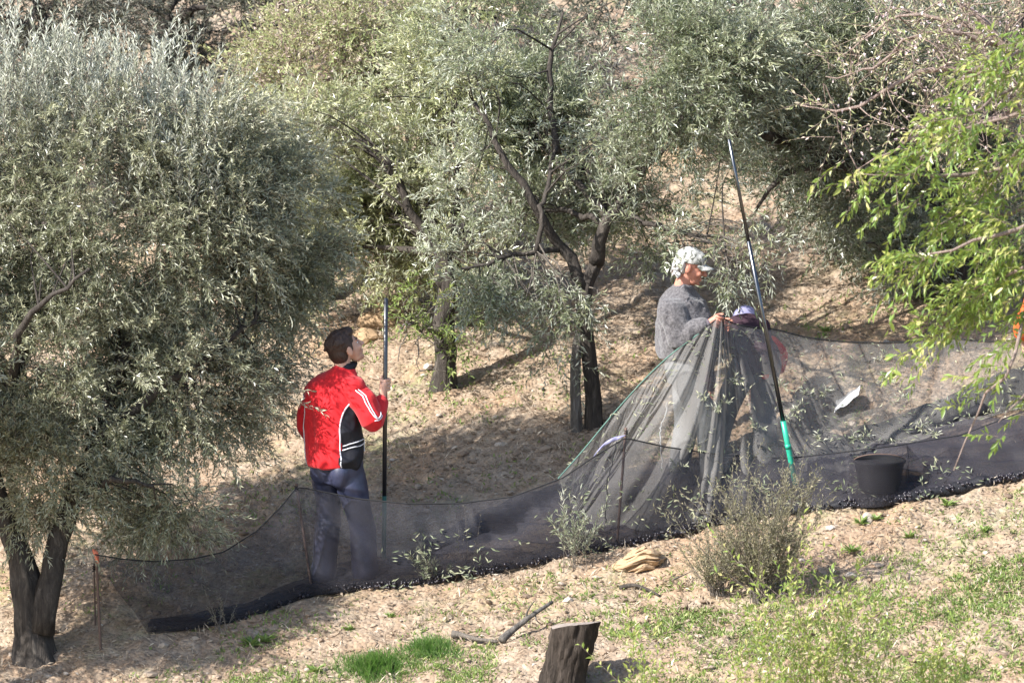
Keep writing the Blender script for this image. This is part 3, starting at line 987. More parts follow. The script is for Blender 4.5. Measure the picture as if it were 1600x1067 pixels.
o['kind'] = 'stuff'
lp = list(twig_leaves(q, dd, Lq, 13,   .059, .018, .3, .8, -.3, rng.uniform(.05, .9, len(q))))
scr = np.array([(800 + p[0] / (p[1] + DIST) * FPX) for p in lp[0]])
vis = np.where(scr < 1600)[0]
pick = vis[np.argsort(lp[3][vis] * -1)][:240]
rest = np.setdiff1d(np.arange(len(lp[0])), pick)
V, Ft, r = leaf_mesh(*[a[rest] for a in lp])
o = link('foliage', new_mesh('foliage', V, Ft, M_GREEN, r), T5)
o['kind'] = 'stuff'
# largest leaves one by one (shared meshes)
leaf_var = []
for k in range(6):
    ts = np.linspace(0, 1, 6)
    wv = np.sin(ts ** .8 * math.pi) * .17
    Vv, Fv = [], []
    for i, tt in enumerate(ts):
        z = -.12 * tt * tt
        Vv += [(tt, -wv[i], z + wv[i] * .35), (tt, 0, z), (tt, wv[i], z + wv[i] * .35)]
    for i in range(5):
        a = i * 3
        Fv += [(a, a + 3, a + 4, a + 1), (a + 1, a + 4, a + 5, a + 2)]
    leaf_var.append(new_mesh('leaf', np.array(Vv), Fv, M_GREEN, np.full(len(Vv), .15 + k * .15), True))
base5 = Vector(T5.location)
for i in pick:
    T_, N_ = unit(lp[1][i]), lp[2][i]
    N_ = unit(N_ - T_ * np.dot(N_, T_))
    S_ = np.cross(N_, T_)
    o = bpy.data.objects.new('leaf', leaf_var[int(i) % 6])
    COL.objects.link(o)
    o.parent = T5
    o.matrix_basis = Matrix.Translation(Vector(lp[0][i]) - base5) @ Matrix((T_, S_, N_)).transposed().to_4x4() @ Matrix.Scale(float(lp[3][i]), 4)

# ------------------------------------------------------------------ PEOPLE
def loft(rings, n=18, p=1.0):
    """rings: (centre, half axis a, half axis b)"""
    V, Fc = [], []
    th = np.arange(n) * 2 * math.pi / n
    for c, a, b in rings:
        c, a, b = (np.asarray(x, float) for x in (c, a, b))
        cs, sn = np.cos(th), np.sin(th)
        if p != 1.0:
            cs, sn = np.sign(cs) * np.abs(cs) ** p, np.sign(sn) * np.abs(sn) ** p
        V += list(c + cs[:, None] * a + sn[:, None] * b)
    m = len(rings)
    for i in range(m - 1):
        for j in range(n):
            k = (j + 1) % n
            Fc.append((i * n + j, i * n + k, (i + 1) * n + k, (i + 1) * n + j))
    V += [np.asarray(rings[0][0], float), np.asarray(rings[-1][0], float)]
    for j in range(n):
        k = (j + 1) % n
        Fc.append((m * n, k, j))
        Fc.append((m * n + 1, (m - 1) * n + j, (m - 1) * n + k))
    return V, Fc


def ell(c, a, b, d, n=14):
    """ellipsoid with three half axes"""
    c, a, b, d = (np.asarray(x, float) for x in (c, a, b, d))
    rings = []
    for u in np.linspace(-1, 1, n):
        ph = u * math.pi / 2 * .985
        rings.append((c + d * math.sin(ph), a * math.cos(ph), b * math.cos(ph)))
    return loft(rings, 18)


def chain(P, rad, n=16, sub=6, round_ends=True):
    """tapered limb with rounded ends through joints"""
    P = np.asarray([tuple(p) for p in P], float)
    m = (len(P) - 1) * sub + 1
    Q = smooth_path(P, m) if len(P) > 2 else np.linspace(P[0], P[1], m)
    rr = np.interp(np.linspace(0, len(P) - 1, m), np.arange(len(P)), rad)
    T, A, B = frames(Q)
    rings = []
    if round_ends:
        for s in (.95, .75, .4):
            rings.append((Q[0] - T[0] * rr[0] * s, A[0] * rr[0] * math.sqrt(1 - s * s), B[0] * rr[0] * math.sqrt(1 - s * s)))
    for q, r, a, b in zip(Q, rr, A, B):
        rings.append((q, a * r, b * r))
    if round_ends:
        for s in (.4, .75, .95):
            rings.append((Q[-1] + T[-1] * rr[-1] * s, A[-1] * rr[-1] * math.sqrt(1 - s * s), B[-1] * rr[-1] * math.sqrt(1 - s * s)))
    return loft(rings, n)


def fuse(parts, voxel=.007, dec=1.0, smooth=3, name='body'):
    """one closed continuous surface from overlapping closed pieces"""
    mb = MB()
    for V, Fc in parts: mb.add(V, Fc)
    me = new_mesh('tmp', np.array(mb.v), mb.f)
    bm = bmesh.new()
    bm.from_mesh(me)
    bmesh.ops.recalc_face_normals(bm, faces=bm.faces)
    bm.to_mesh(me)
    bm.free()
    o = bpy.data.objects.new('tmp', me)
    COL.objects.link(o)
    m = o.modifiers.new('r', 'REMESH')
    m.mode = 'VOXEL'
    m.voxel_size = voxel
    if smooth:
        s = o.modifiers.new('s', 'SMOOTH')
        s.factor = .5
        s.iterations = smooth
    if dec < 1:
        d = o.modifiers.new('d', 'DECIMATE')
        d.ratio = dec
    dg = bpy.context.evaluated_depsgraph_get()
    out = bpy.data.meshes.new_from_object(o.evaluated_get(dg))
    bpy.data.objects.remove(o)
    out.name = name
    out.polygons.foreach_set('use_smooth', np.ones(len(out.polygons), bool))
    return out


def get_co(me):
    a = np.empty(len(me.vertices) * 3, np.float32)
    me.vertices.foreach_get('co', a)
    return a.reshape(-1, 3).astype(float)


def wrinkle(me, amp, sc, aniso=(1, 1, 1), seed=0, amp2=0.0):
    V = get_co(me)
    Nn = np.empty(len(V) * 3, np.float32)
    me.vertices.foreach_get('normal', Nn)
    Nn = Nn.reshape(-1, 3)
    w = V + .05 * np.stack([vn3(V * 6 + 1), vn3(V * 6 + 9), vn3(V * 6 + 17)], 1)
    k = vn3(w * sc * np.array(aniso) + seed)
    k = (.25 - np.abs(k)) * 2
    d = k * amp + vn3(V * sc * 3, seed) * amp2
    me.vertices.foreach_set('co', (V + Nn * d[:, None]).astype(np.float32).ravel())
    me.update()


def setmats(me, mats, fn=None):
    me.materials.clear()
    for m in mats: me.materials.append(m)
    if fn is not None:
        c = np.empty(len(me.polygons) * 3, np.float32)
        me.polygons.foreach_get('center', c)
        me.polygons.foreach_set('material_index', fn(c.reshape(-1, 3)).astype(np.int32))


def head_geo(c, fwd, up, s=1.0, old=False):
    """skull, jaw, nose, brow, ears; returns pieces and the frame"""
    fwd, up = unit(fwd), np.asarray(up, float)
    up = unit(up - fwd * np.dot(up, fwd))
    left = np.cross(up, fwd)
    c = np.asarray(c, float)

    def W(x, y, z): return c + (fwd * x + left * y + up * z) * s
    def ax(v, k): return v * k * s
    P = []
    P.append(ell(W(-.012, 0, .035), ax(fwd, .092), ax(left, .075), ax(up, .083)))          # skull
    P.append(ell(W(.034, 0, -.012), ax(fwd, .055), ax(left, .060), ax(up, .082)))          # face
    P.append(ell(W(.040, 0, -.072), ax(fwd, .040), ax(left, .044), ax(up, .036)))          # jaw
    P.append(ell(W(.072, 0, -.093), ax(fwd, .015), ax(left, .019), ax(up, .015), 8))       # chin
    P.append(chain([W(.084, 0, .018), W(.097, 0, -.004), W(.109, 0, -.023)], [.009 * s, .0105 * s, .0135 * s], 10, 3))  # nose
    for q in (-1, 1):
        P.append(ell(W(.100, q * .010, -.027), ax(fwd, .010), ax(left, .008), ax(up, .008), 6))
        P.append(ell(W(.074, q * .027, .026), ax(fwd, .012), ax(left, .022), ax(up, .008), 6))    # brow
        P.append(ell(W(.066, q * .037, -.022), ax(fwd, .022), ax(left, .018), ax(up, .020), 8))   # cheek
        P.append(ell(W(-.004, q * .077, -.004), ax(fwd, .019) + ax(up, .006), ax(left, .009), ax(up, .032), 8))  # ear
    P.append(ell(W(.086, 0, -.054), ax(fwd, .010), ax(left, .022), ax(up, .0055), 6))      # lips
    P.append(ell(W(.084, 0, -.066), ax(fwd, .010), ax(left, .020), ax(up, .006), 6))
    return P, W, (fwd, left, up, s)


def face_bits(parent, W, fr, hair_m, brow_m):
    fwd, left, up, s = fr
    for q in (-1, 1):
        V, Fc = ell(W(.070, q * .030, .008), fwd * .011 * s, left * .013 * s, up * .007 * s, 8)
        e = link('eye', new_mesh('eye', np.array(V), Fc, M_EYEW, None, True), parent)
        V, Fc = ell(W(.079, q * .030, .008), fwd * .0035 * s, left * .006 * s, up * .006 * s, 6)
        link('iris', new_mesh('iris', np.array(V), Fc, M_EYE, None, True), e)
        V, Fc = chain([W(.086, q * .012, .028), W(.083, q * .03, .034), W(.069, q * .048, .029)], [.0045 * s, .005 * s, .003 * s], 8, 3)
        link('eyebrow', new_mesh('eyebrow', np.array(V), Fc, brow_m, None, True), parent)


def hand_grip(A, axd, palm, wrist, rg, s=1.0, flip=1):
    """a fist closed round a bar: A point on the bar, axd its direction, palm = direction bar->palm"""
    A, axd = np.asarray(A, float), unit(axd)
    palm = np.asarray(palm, float)
    palm = unit(palm - axd * np.dot(palm, axd))
    side = np.cross(axd, palm) * flip
    P = []
    pc = A + palm * (rg + .016)
    P.append(ell(pc, axd * .044 * s, side * .030 * s, palm * .017 * s, 10))
    P.append(chain([wrist, (np.asarray(wrist) + pc) / 2, pc], [.027 * s, .028 * s, .027 * s], 12, 3))
    fl = [.95, 1.08, 1.0, .78]
    for i in range(4):
        h = (.036 - i * .0235) * s
        pts, rad = [], []
        for k, t in enumerate(np.linspace(.15, 1, 6)):
            a = t * fl[i] * 3.6
            rr = rg + .0095
            pts.append(A + axd * h + palm * math.cos(a) * (rr + .008 * (1 - t)) + side * math.sin(a) * (rr + .012 * (1 - t)))
            rad.append((.0098 - .002 * t) * s)
        P.append(chain(pts, rad, 10, 2))
    pts = []
    for t in np.linspace(0, 1, 5):
        a = -(.2 + t * 2.1)
        rr = rg + .012
        pts.append(A + axd * (.028 + .026 * t) * s + palm * math.cos(a) * rr + side * math.sin(a) * rr)
    P.append(chain([pc + axd * .01, *pts], [.013 * s, .0125 * s, .0115 * s, .011 * s, .010 * s, .009 * s], 10, 2))
    return P


def shoe(toe_dir, ankle, zg, s=1.0):
    d = unit(np.array([toe_dir[0], toe_dir[1], 0.0]))
    sd = np.array([-d[1], d[0], 0])
    u = np.array([0, 0, 1.0])
    a = np.array([ankle[0], ankle[1], zg])
    rings = []
    for x, w, h in ((-.085, .02, .02), (-.075, .034, .04), (-.03, .038, .05), (.05, .041, .045), (.12, .046, .034), (.17, .036, .026), (.188, .012, .012)):
        sl = (0.17 * d[0] + .27 * d[1]) * x
        rings.append((a + d * x * s + u * (h * s + sl), sd * w * s, u * h * s))
    return loft(rings, 14)


def ribbon(me, pts, w, mat, name, parent, lift=.003, n=26):
    """flat strip sewn on the cloth mesh me, following pts projected on it"""
    bvh = BVHTree.FromPolygons([v.co for v in me.vertices], [tuple(p.vertices) for p in me.polygons])
    Q = smooth_path(pts, n)
    c, nn = [], []
    for q in Q:
        loc, nrm, _, _ = bvh.find_nearest(Vector(q))
        c.append(np.array(loc))
        nn.append(np.array(nrm))
    c, nn = np.array(c), np.array(nn)
    for _ in range(2):
        nn[1:-1] = unit(nn[:-2] + nn[1:-1] * 2 + nn[2:])
    T = unit(np.gradient(c, axis=0))
    S = unit(np.cross(T, nn))
    V, Fc = loft([(c[i] + nn[i] * lift, S[i] * w / 2, nn[i] * .0035) for i in range(n)], 8)
    return V, Fc


# ---------------------------------------------------------------- young man in the red jacket
f_ = np.array([.62, .785, 0])
r_ = np.array([.785, -.62, 0])
UP = np.array([0, 0, 1.0])
YR = ground(505, 926).y + .10
def PR(px, py, dy=0.0): return np.array(at(px, py, YR + dy))
la, ra = PR(505, 908, .03), PR(571, 892, -.02)
gl, gr_ = float(gz(la[0], la[1])), float(gz(ra[0], ra[1]))
la[2], ra[2] = gl + .075, gr_ + .075
base = Vector(((la[0] + ra[0]) / 2, YR, (gl + gr_) / 2))
man = thing('person', base, 'young man in red tracksuit jacket looking up and holding a black pole', 'person', 'people harvesting olives')
pel, chest, neck = PR(527, 728), PR(521, 632), PR(534, 578, .03)
lh, rh = pel - r_ * .095 + UP * -.03, pel + r_ * .095 + UP * -.03
lk, rk = (lh + la) / 2 + f_ * .03, (rh + ra) / 2 + f_ * .05
rs, re, rw = PR(556, 606, -.10), PR(582, 655, -.16), PR(597, 624, .02)
ls_, le, lw_ = PR(492, 612, .12), PR(481, 664, .16), PR(492, 702, .34)
pole_a, pole_b = np.array(at(599.5, 905, YR + .16)), np.array(at(603, 466, YR + .02))
pole_u = unit(pole_b - pole_a)
tg = (at(602, 613, 0).z - pole_a[2]) / pole_u[2]
grip = pole_a + pole_u * tg
hf, hu = unit([.80, .34, .44]), UP
hc = PR(540, 545, .05)
HP, HW, HFR = head_geo(hc, hf, UP, 1.13)
parts = HP + [chain([neck - UP * .06, neck + UP * .01, hc - UP * .03 - hf * .02], [.062, .056, .055], 16, 4)]
parts.append(loft([(pel - UP * .06, r_ * .15, f_ * .10), (pel + UP * .08, r_ * .155, f_ * .10), (PR(524, 675), r_ * .14, f_ * .09), (chest, r_ * .17, f_ * .11), (PR(528, 596, .02), r_ * .16, f_ * .085), (neck, r_ * .07, f_ * .06)]))
parts.append(chain([rs, re, rw], [.05, .038, .028]))
parts.append(chain([ls_, le, lw_], [.05, .038, .028]))
parts.append(chain([rh, rk, ra], [.078, .055, .038]))
parts.append(chain([lh, lk, la], [.078, .055, .038]))
for a_, g_ in ((la, gl), (ra, gr_)): parts.append(ell(np.array([a_[0], a_[1], g_ + .05]) + f_ * .05, f_ * .11, r_ * .035, UP * .03))
palm_dir = unit(rw - grip)
parts += hand_grip(grip, pole_u, palm_dir, rw, .0165, 1.0, 1)
parts.append(ell(lw_ + f_ * .06, f_ * .07, r_ * .02, UP * .035))
for i in range(5):
    q = lw_ + f_ * .11 + UP * (.03 - .016 * i)
    parts.append(chain([q - f_ * .03, q + f_ * .03, q + f_ * .05 - UP * .02], [.009, .008, .007], 8, 3))
me = fuse(parts, .0048, .35, 2)
setmats(me, [M_SKIN])
link('body', me, man)
face_bits(man, HW, HFR, M_HAIR, M_HAIR)
# hair: full at the crown and nape, clear of the face
fwd, left, up_, s_ = HFR
hp = [ell(HW(-.020, 0, .046), fwd * .106 , left * .094, up_ * .094), ell(HW(-.055, 0, .000), fwd * .066, left * .084, up_ * .090), ell(HW(.040, 0, .088), fwd * .056, left * .066, up_ * .040)]
for q in (-1, 1):
    hp.append(ell(HW(.010, q * .068, .022), fwd * .022, left * .015, up_ * .045, 8))
for i in range(46):
    d = rng.normal(size=3)
    d[2] = abs(d[2])
    d = unit(d)
    if d[0] > .55: continue
    q = HW(-.020 + d[0] * .090, d[1] * .080, .045 + d[2] * .080)
    hp.append(chain([q, q - fwd * .015 - up_ * .006 + rng.normal(0, .004, 3)], [.012, .007], 8, 3))
me = fuse(hp, .005, 1, 1, 'hair')
setmats(me, [M_HAIR])
link('hair', me, man)

# jacket
def TW(px, py, dy, a, b): return (PR(px, py, dy), r_ * a, f_ * b)
jk = [loft([TW(523, 727, 0, .205, .145), TW(523, 716, 0, .215, .155), TW(522, 690, 0, .212, .150), TW(520, 655, 0, .210, .145), TW(520, 625, .01, .215, .145), TW(521, 604, .02, .195, .125), TW(526, 590, .03, .155, .105), TW(531, 580, .04, .105, .085), TW(535, 572, .04, .072, .066)], 28)]
jk.append(ell(rs - r_ * .03 - UP * .0, r_ * .09, f_ * .085, UP * .075))
jk.append(ell(ls_ + r_ * .03 - UP * .0, r_ * .09, f_ * .085, UP * .075))
jme = fuse(jk, .0075, 1, 5, 'jacket')
wrinkle(jme, .030, 8.0, (1, 1, .6), 2, .008)


def panel(c):
    """black side panels of the jacket (x, z of the front/back seams)"""
    n = np.empty(len(c) * 3, np.float32)
    jme.polygons.foreach_get('normal', n)
    lo = (c - np.array(PR(522, 700))) @ np.array([r_, f_, UP]).T
    zt = np.array(PR(553, 620))[2]
    zb = np.array(PR(543, 727))[2]
    t = np.clip((zt - c[:, 2]) / (zt - zb), 0, 1)
    lim = np.interp(t, [0, .15, .4, .65, 1], [.200, .165, .145, .155, .140])
    side = ((lo[:, 0] > lim) | (lo[:, 0] < -lim - .035)) & (c[:, 2] < zt)
    return side


setmats(jme, [M_RED, M_BLACKC], panel)
jk_o = link('jacket', jme.copy(), man)
for nm, (s0, e0, w0), rr in (('sleeve', (rs, re, rw), (.084, .078, .050)), ('sleeve', (ls_, le, lw_), (.070, .064, .048))):
    wc = w0 + unit(e0 - w0) * .035
    sp = [chain([s0 - unit(s0 - np.array(chest)) * .05, (s0 + e0) / 2 + unit(s0 - np.array(chest)) * .006, e0, wc], [rr[0], rr[1] * 1.15, rr[1] * 1.08, rr[2]], 20)]
    sme = fuse(sp, .0075, 1, 3, 'sleeve')
    wrinkle(sme, .022, 8, (1, 1, 1.2), 5, .005)
    setmats(sme, [M_RED])
    keep = sme.copy()
    so = link('sleeve', sme, jk_o)
    cf = chain([wc + unit(wc - e0) * -.005, wc + unit(w0 - e0) * .022], [.040, .034], 14, 3)
    link('cuff', new_mesh('cuff', np.array(cf[0]), cf[1], M_BLACKC, None, True), jk_o)
    if s0 is rs:
        for off in (-.017, .017):
            pts = [PR(552 + off * 230, 585, -.22), PR(567 + off * 230, 606, -.25), PR(577 + off * 240, 630, -.28), PR(590 + off * 200, 650, -.3), PR(597 + off * 150, 655, -.28)]
            V, Fc = ribbon(keep, pts, .0085, M_WHITE, 'stripe', jk_o)
            link('stripe', new_mesh('stripe', np.array(V), Fc, M_WHITE, None, True), jk_o)
        for k in range(2):
            pts = [PR(588 + k * 4, 660 - k * 6, -.3), PR(596 + k * 4, 660 - k * 7, -.28), PR(604 + k * 2, 645 - k * 7, -.2)]
            V, Fc = ribbon(keep, pts, .0075, M_WHITE, 'stripe', jk_o, n=12)
            link('stripe', new_mesh('stripe', np.array(V), Fc, M_WHITE, None, True), jk_o)
V, Fc = loft([(PR(535, 581, .04), r_ * .076, f_ * .070), (PR(538, 575, .045), r_ * .078, f_ * .074), (PR(541, 569, .055), r_ * .078, f_ * .076), (PR(543, 566, .06), r_ * .070, f_ * .068)], 22)
link('collar', new_mesh('collar', np.array(V), Fc, M_BLACKC, None, True), jk_o)


JBVH = BVHTree.FromPolygons([v.co for v in jme.vertices], [tuple(p.vertices) for p in jme.polygons])


def side_pt(t, sgn=1, k=0.0):
    k = k + (.035 if sgn < 0 else 0)
    z0, z1 = np.array(PR(553, 620))[2], np.array(PR(543, 727))[2]
    z = z0 + (z1 - z0) * t
    lim = np.interp(t, [0, .15, .4, .65, 1], [.200, .165, .145, .155, .140]) + k
    p = np.array(PR(522, 700))
    q = p + r_ * lim * sgn - f_ * .6
    q[2] = z
    hit = JBVH.ray_cast(Vector(q), Vector(f_))[0]
    return np.array(hit) if hit is not None else q + f_ * .5


for sgn in (1, -1):
    V, Fc = ribbon(jme, [side_pt(t, sgn) for t in (0, .15, .35, .55, .78, 1.0)], .010, M_WHITE, 'piping', jk_o, n=30)
    link('piping', new_mesh('piping', np.array(V), Fc, M_WHITE, None, True), jk_o)
for k in range(2):
    z = .66 + k * .06
    a = side_pt(z, 1, .004)
    pts = [a, side_pt(z - .07, 1, .05) + f_ * .12, side_pt(z + .05, 1, .1) + f_ * .22]
    V, Fc = ribbon(jme, pts, .0075, M_WHITE, 'piping', jk_o, n=16)
    link('piping', new_mesh('piping', np.array(V), Fc, M_WHITE, None, True), jk_o)

# trousers
tr = [loft([(pel + UP * .11, r_ * .175, f_ * .120), (pel + UP * .03, r_ * .190, f_ * .130), (pel - UP * .05, r_ * .190, f_ * .128), (pel - UP * .11, r_ * .165, f_ * .11)], 22)]
for h_, k_, a_ in ((lh, lk, la), (rh, rk, ra)):
    tr.append(chain([h_ + UP * .02, h_ * .6 + k_ * .4, k_, k_ * .45 + a_ * .55, a_ + UP * .0], [.098, .094, .080, .078, .082], 20))
tr.append(ell(pel - UP * .03 - f_ * .055 + r_ * .075, r_ * .09, f_ * .085, UP * .10))
tr.append(ell(pel - UP * .03 - f_ * .055 - r_ * .075, r_ * .09, f_ * .085, UP * .10))
me = fuse(tr, .008, 1, 4, 'trousers')
wrinkle(me, .028, 6, (1, 1, .8), 8, .007)
setmats(me, [M_NAVY])
link('trousers', me, man)
for a_, g_ in ((la, gl), (ra, gr_)):
    V, Fc = shoe(f_ + .25 * r_, a_, g_ + .002)
    link('shoe', new_mesh('shoe', np.array(V), Fc, M_SHOE, None, True), man)

# his pole
pt = thing('pole', pole_a, 'upright black pole gripped by the young man in red', 'pole', 'olive beating poles')
mb = MB()
mid = pole_a + (pole_b - pole_a) * .30
tube(mb, [mid, (mid + pole_b) / 2, pole_b], .0150, 12)
mb.obj('shaft', M_POLE, pt)
mb = MB()
tube(mb, [pole_a, (mid + pole_a) / 2, mid], .0160, 12)
mb.obj('grip', M_POLEDG, pt)

# ---------------------------------------------------------------- old man with the cap
YO = ground(1075, 752).y
f2, r2 = unit([.97, -.22, 0]), unit([-.22, -.97, 0])
def PO(px, py, dy=0.0): return np.array(at(px, py, YO + dy))
fa, ba2 = PO(1112, 735, -.12), PO(1062, 745, .1)
gfa, gba = float(gz(fa[0], fa[1])), float(gz(ba2[0], ba2[1]))
fa[2], ba2[2] = gfa + .075, gba + .075
old = thing('person', Vector((PO(1080, 740)[0], YO, (gfa + gba) / 2)), 'older man in faded cap and grey wool sweater lifting the net edge', 'person', 'people harvesting olives')
pel = PO(1072, 575)
neck = PO(1066, 446)
hc = PO(1078, 418)
hf = unit([.93, -.12, -.22])
HP, HW, HFR = head_geo(hc, hf, UP, 1.08)
nh, fh = pel + r2 * .09 - UP * .03, pel - r2 * .09 - UP * .03
nk, fk = PO(1105, 660, -.12), PO(1072, 665, .12)
rs, re, rw = PO(1052, 487, -.17), PO(1062, 525, -.22), PO(1106, 507, -.27)
ls_, le, lw_ = PO(1070, 478, .17), PO(1098, 530, .12), PO(1120, 512, -.08)
net_hand = np.array(at(1122, 502, YO - .27))
net_hand2 = np.array(at(1136, 508, YO - .12))
parts = HP + [chain([neck - UP * .07, neck, hc - UP * .04 - hf * .015], [.062, .057, .055], 16, 4)]
parts.append(loft([(pel - UP * .06, r2 * .15, f2 * .11), (PO(1073, 540), r2 * .15, f2 * .11), (PO(1072, 500), r2 * .16, f2 * .12), (PO(1066, 470), r2 * .16, f2 * .09), (neck, r2 * .06, f2 * .055)]))
parts.append(chain([rs, re, rw], [.05, .04, .03]))
parts.append(chain([ls_, le, lw_], [.05, .04, .03]))
parts.append(chain([nh, nk, fa], [.075, .055, .038]))
parts.append(chain([fh, fk, ba2], [.075, .055, .038]))
for a_, g_ in ((fa, gfa), (ba2, gba)): parts.append(ell(np.array([a_[0], a_[1], g_ + .05]) + f2 * .05, f2 * .11, r2 * .035, UP * .03))
parts += hand_grip(net_hand, unit([.35, -.1, .9]), unit(rw - net_hand), rw, .013, 1.0, 1)
parts += hand_grip(net_hand2, unit([.35, -.1, .9]), unit(lw_ - net_hand2), lw_, .013, 1.0, -1)
me = fuse(parts, .0048, .35, 2)
setmats(me, [M_SKINR])
link('body', me, old)
face_bits(old, HW, HFR, M_HAIRG, M_HAIRG)
fwd, left, up_, s_ = HFR
hp = [ell(HW(-.040, 0, .010), fwd * .066, left * .082, up_ * .075)]
for i in range(60):
    a = rng.uniform(1.7, 4.6)
    q = HW(-.03 + .072 * math.cos(a), .082 * math.sin(a), rng.uniform(-.055, .04))
    hp.append(chain([q, q + (q - HW(-.02, 0, 0)) * .12 - up_ * .022 + rng.normal(0, .004, 3)], [.013, .006], 8, 3))
me = fuse(hp, .005, 1, 1, 'hair')
setmats(me, [M_HAIRG])
link('hair', me, old)
# cap
capo = fuse([ell(HW(-.012, 0, .050), fwd * .104, left * .089, up_ * .088), ell(HW(.04, 0, .060), fwd * .058, left * .070, up_ * .060)], .006, 1, 3, 'cap')
Vc = get_co(capo)
zz = (Vc - np.array(HW(0, 0, .036))) @ up_
Vc[zz < 0] -= np.outer(zz[zz < 0], up_) * .97
capo.vertices.foreach_set('co', Vc.astype(np.float32).ravel())
wrinkle(capo, .006, 12, (1, 1, 1), 3, 0)
setmats(capo, [M_CAP])
cp = link('cap', capo, old)
Vb, Fb = [], []
nb = 12
for j in range(nb):
    a = (j / (nb - 1) - .5) * 2
    for k in range(5):
        t = k / 4
        x = .070 * math.sqrt(max(0, 1 - a * a * .55)) + t * .085 * math.sqrt(max(.05, 1 - a * a * .8))
        z = .048 - .020 * a * a - .018 * t
        Vb.append(HW(x, a * .072, z))
        Vb.append(HW(x, a * .072, z - .004))
for j in range(nb - 1):
    for k in range(4):
        i0 = (j * 5 + k) * 2
        i1 = ((j + 1) * 5 + k) * 2
        Fb.append((i0, i0 + 2, i1 + 2, i1))
        Fb.append((i0 + 1, i1 + 1, i1 + 3, i0 + 3))
    i0, i1 = (j * 5 + 4) * 2, ((j + 1) * 5 + 4) * 2
    Fb.append((i0, i0 + 1, i1 + 1, i1))
link('cap_brim', new_mesh('cap_brim', np.array(Vb), Fb, M_CAP, None, True), cp)
# sweater
sw = [loft([(PO(1072, 558), r2 * .20, f2 * .185), (PO(1073, 545), r2 * .22, f2 * .205), (PO(1073, 520), r2 * .22, f2 * .205), (PO(1070, 490), r2 * .22, f2 * .185), (PO(1066, 470), r2 * .20, f2 * .145), (PO(1065, 455), r2 * .12, f2 * .09), (PO(1067, 446), r2 * .07, f2 * .068)], 26)]
sw.append(ell(PO(1058, 495), r2 * .17, f2 * .13, UP * .14))
for s0, e0, w0 in ((rs, re, rw), (ls_, le, lw_)):
    wc = w0 + unit(e0 - w0) * .05
    sw.append(chain([s0, (s0 + e0) / 2, e0, wc], [.100, .094, .084, .056], 18))
me = fuse(sw, .0075, 1, 4, 'sweater')
wrinkle(me, .034, 8, (1, 1, 1), 4, .010)
setmats(me, [M_SWEAT])
swo = link('sweater', me, old)
for e0, w0 in ((re, rw), (le, lw_)):
    wc = w0 + unit(e0 - w0) * .055
    V, Fc = chain([wc, w0 + unit(e0 - w0) * .01], [.049, .044], 14, 3)
    link('cuff', new_mesh('cuff', np.array(V), Fc, M_CUFF, None, True), swo)
V, Fc = chain([rw + unit(re - rw) * .008, rw - unit(re - rw) * .006], [.036, .035], 14, 2, False)
link('watch', new_mesh('watch', np.array(V), Fc, M_GOLD, None, True), old)
tr = [loft([(pel + UP * .10, r2 * .165, f2 * .135), (pel, r2 * .175, f2 * .145), (pel - UP * .10, r2 * .16, f2 * .12)], 22)]
for h_, k_, a_ in ((nh, nk, fa), (fh, fk, ba2)):
    tr.append(chain([h_ + UP * .02, h_ * .5 + k_ * .5, k_, a_ + UP * .01], [.105, .098, .082, .072], 18))
me = fuse(tr, .008, 1, 4, 'trousers')
wrinkle(me, .015, 6, (1, 1, .8), 8, .004)
setmats(me, [M_PALEC])
link('trousers', me, old)
for a_, g_ in ((fa, gfa), (ba2, gba)):
    V, Fc = shoe(f2, a_, g_ + .002)
    link('shoe', new_mesh('shoe', np.array(V), Fc, M_SHOE, None, True), old)

# ---------------------------------------------------------------- stooping person behind the net
YS = ground(1190, 700).y
def PS(px, py, dy=0.0): return np.array(at(px, py, YS + dy))
f3, r3 = unit([-.35, .94, 0]), unit([.94, .35, 0])
a1, a2 = PS(1196, 690, -.02), PS(1120, 695, .05)
g1, g2 = float(gz(a1[0], a1[1])), float(gz(a2[0], a2[1]))
a1[2], a2[2] = g1 + .07, g2 + .07
st = thing('person', Vector((PS(1170, 690)[0], YS, (g1 + g2) / 2)), 'stooping person in maroon top and red seen through the lifted net', 'person', 'people harvesting olives')
pel = PS(1181, 560)
chest, neck = pel + f3 * .27 + UP * .16, pel + f3 * .47 + UP * .12
hc = PS(1166, 506, .52)
HP, HW, HFR = head_geo(hc, unit(f3 * .5 - UP * .85), unit(f3 + UP * .5), .96)
h1, h2 = pel + r3 * .085 - UP * .05, pel - r3 * .085 - UP * .05
k1, k2 = (h1 + a1) / 2 + f3 * .05, (h2 + a2) / 2 + f3 * .05
s1, s2 = chest + r3 * .17 + f3 * .10, chest - r3 * .17 + f3 * .10
w1, w2 = s1 + f3 * .08 - UP * .46, s2 + f3 * .05 - UP * .46
e1, e2 = (s1 + w1) / 2 + r3 * .04, (s2 + w2) / 2 - r3 * .04
parts = HP + [chain([neck - f3 * .06, neck, hc], [.06, .055, .05], 14, 4)]
parts.append(loft([(pel - UP * .05, r3 * .14, f3 * .10), (pel + UP * .05 + f3 * .05, r3 * .14, unit(f3 - UP) * .10), (chest, r3 * .155, unit(f3 * .3 - UP) * .11), (neck, r3 * .06, UP * .06)]))
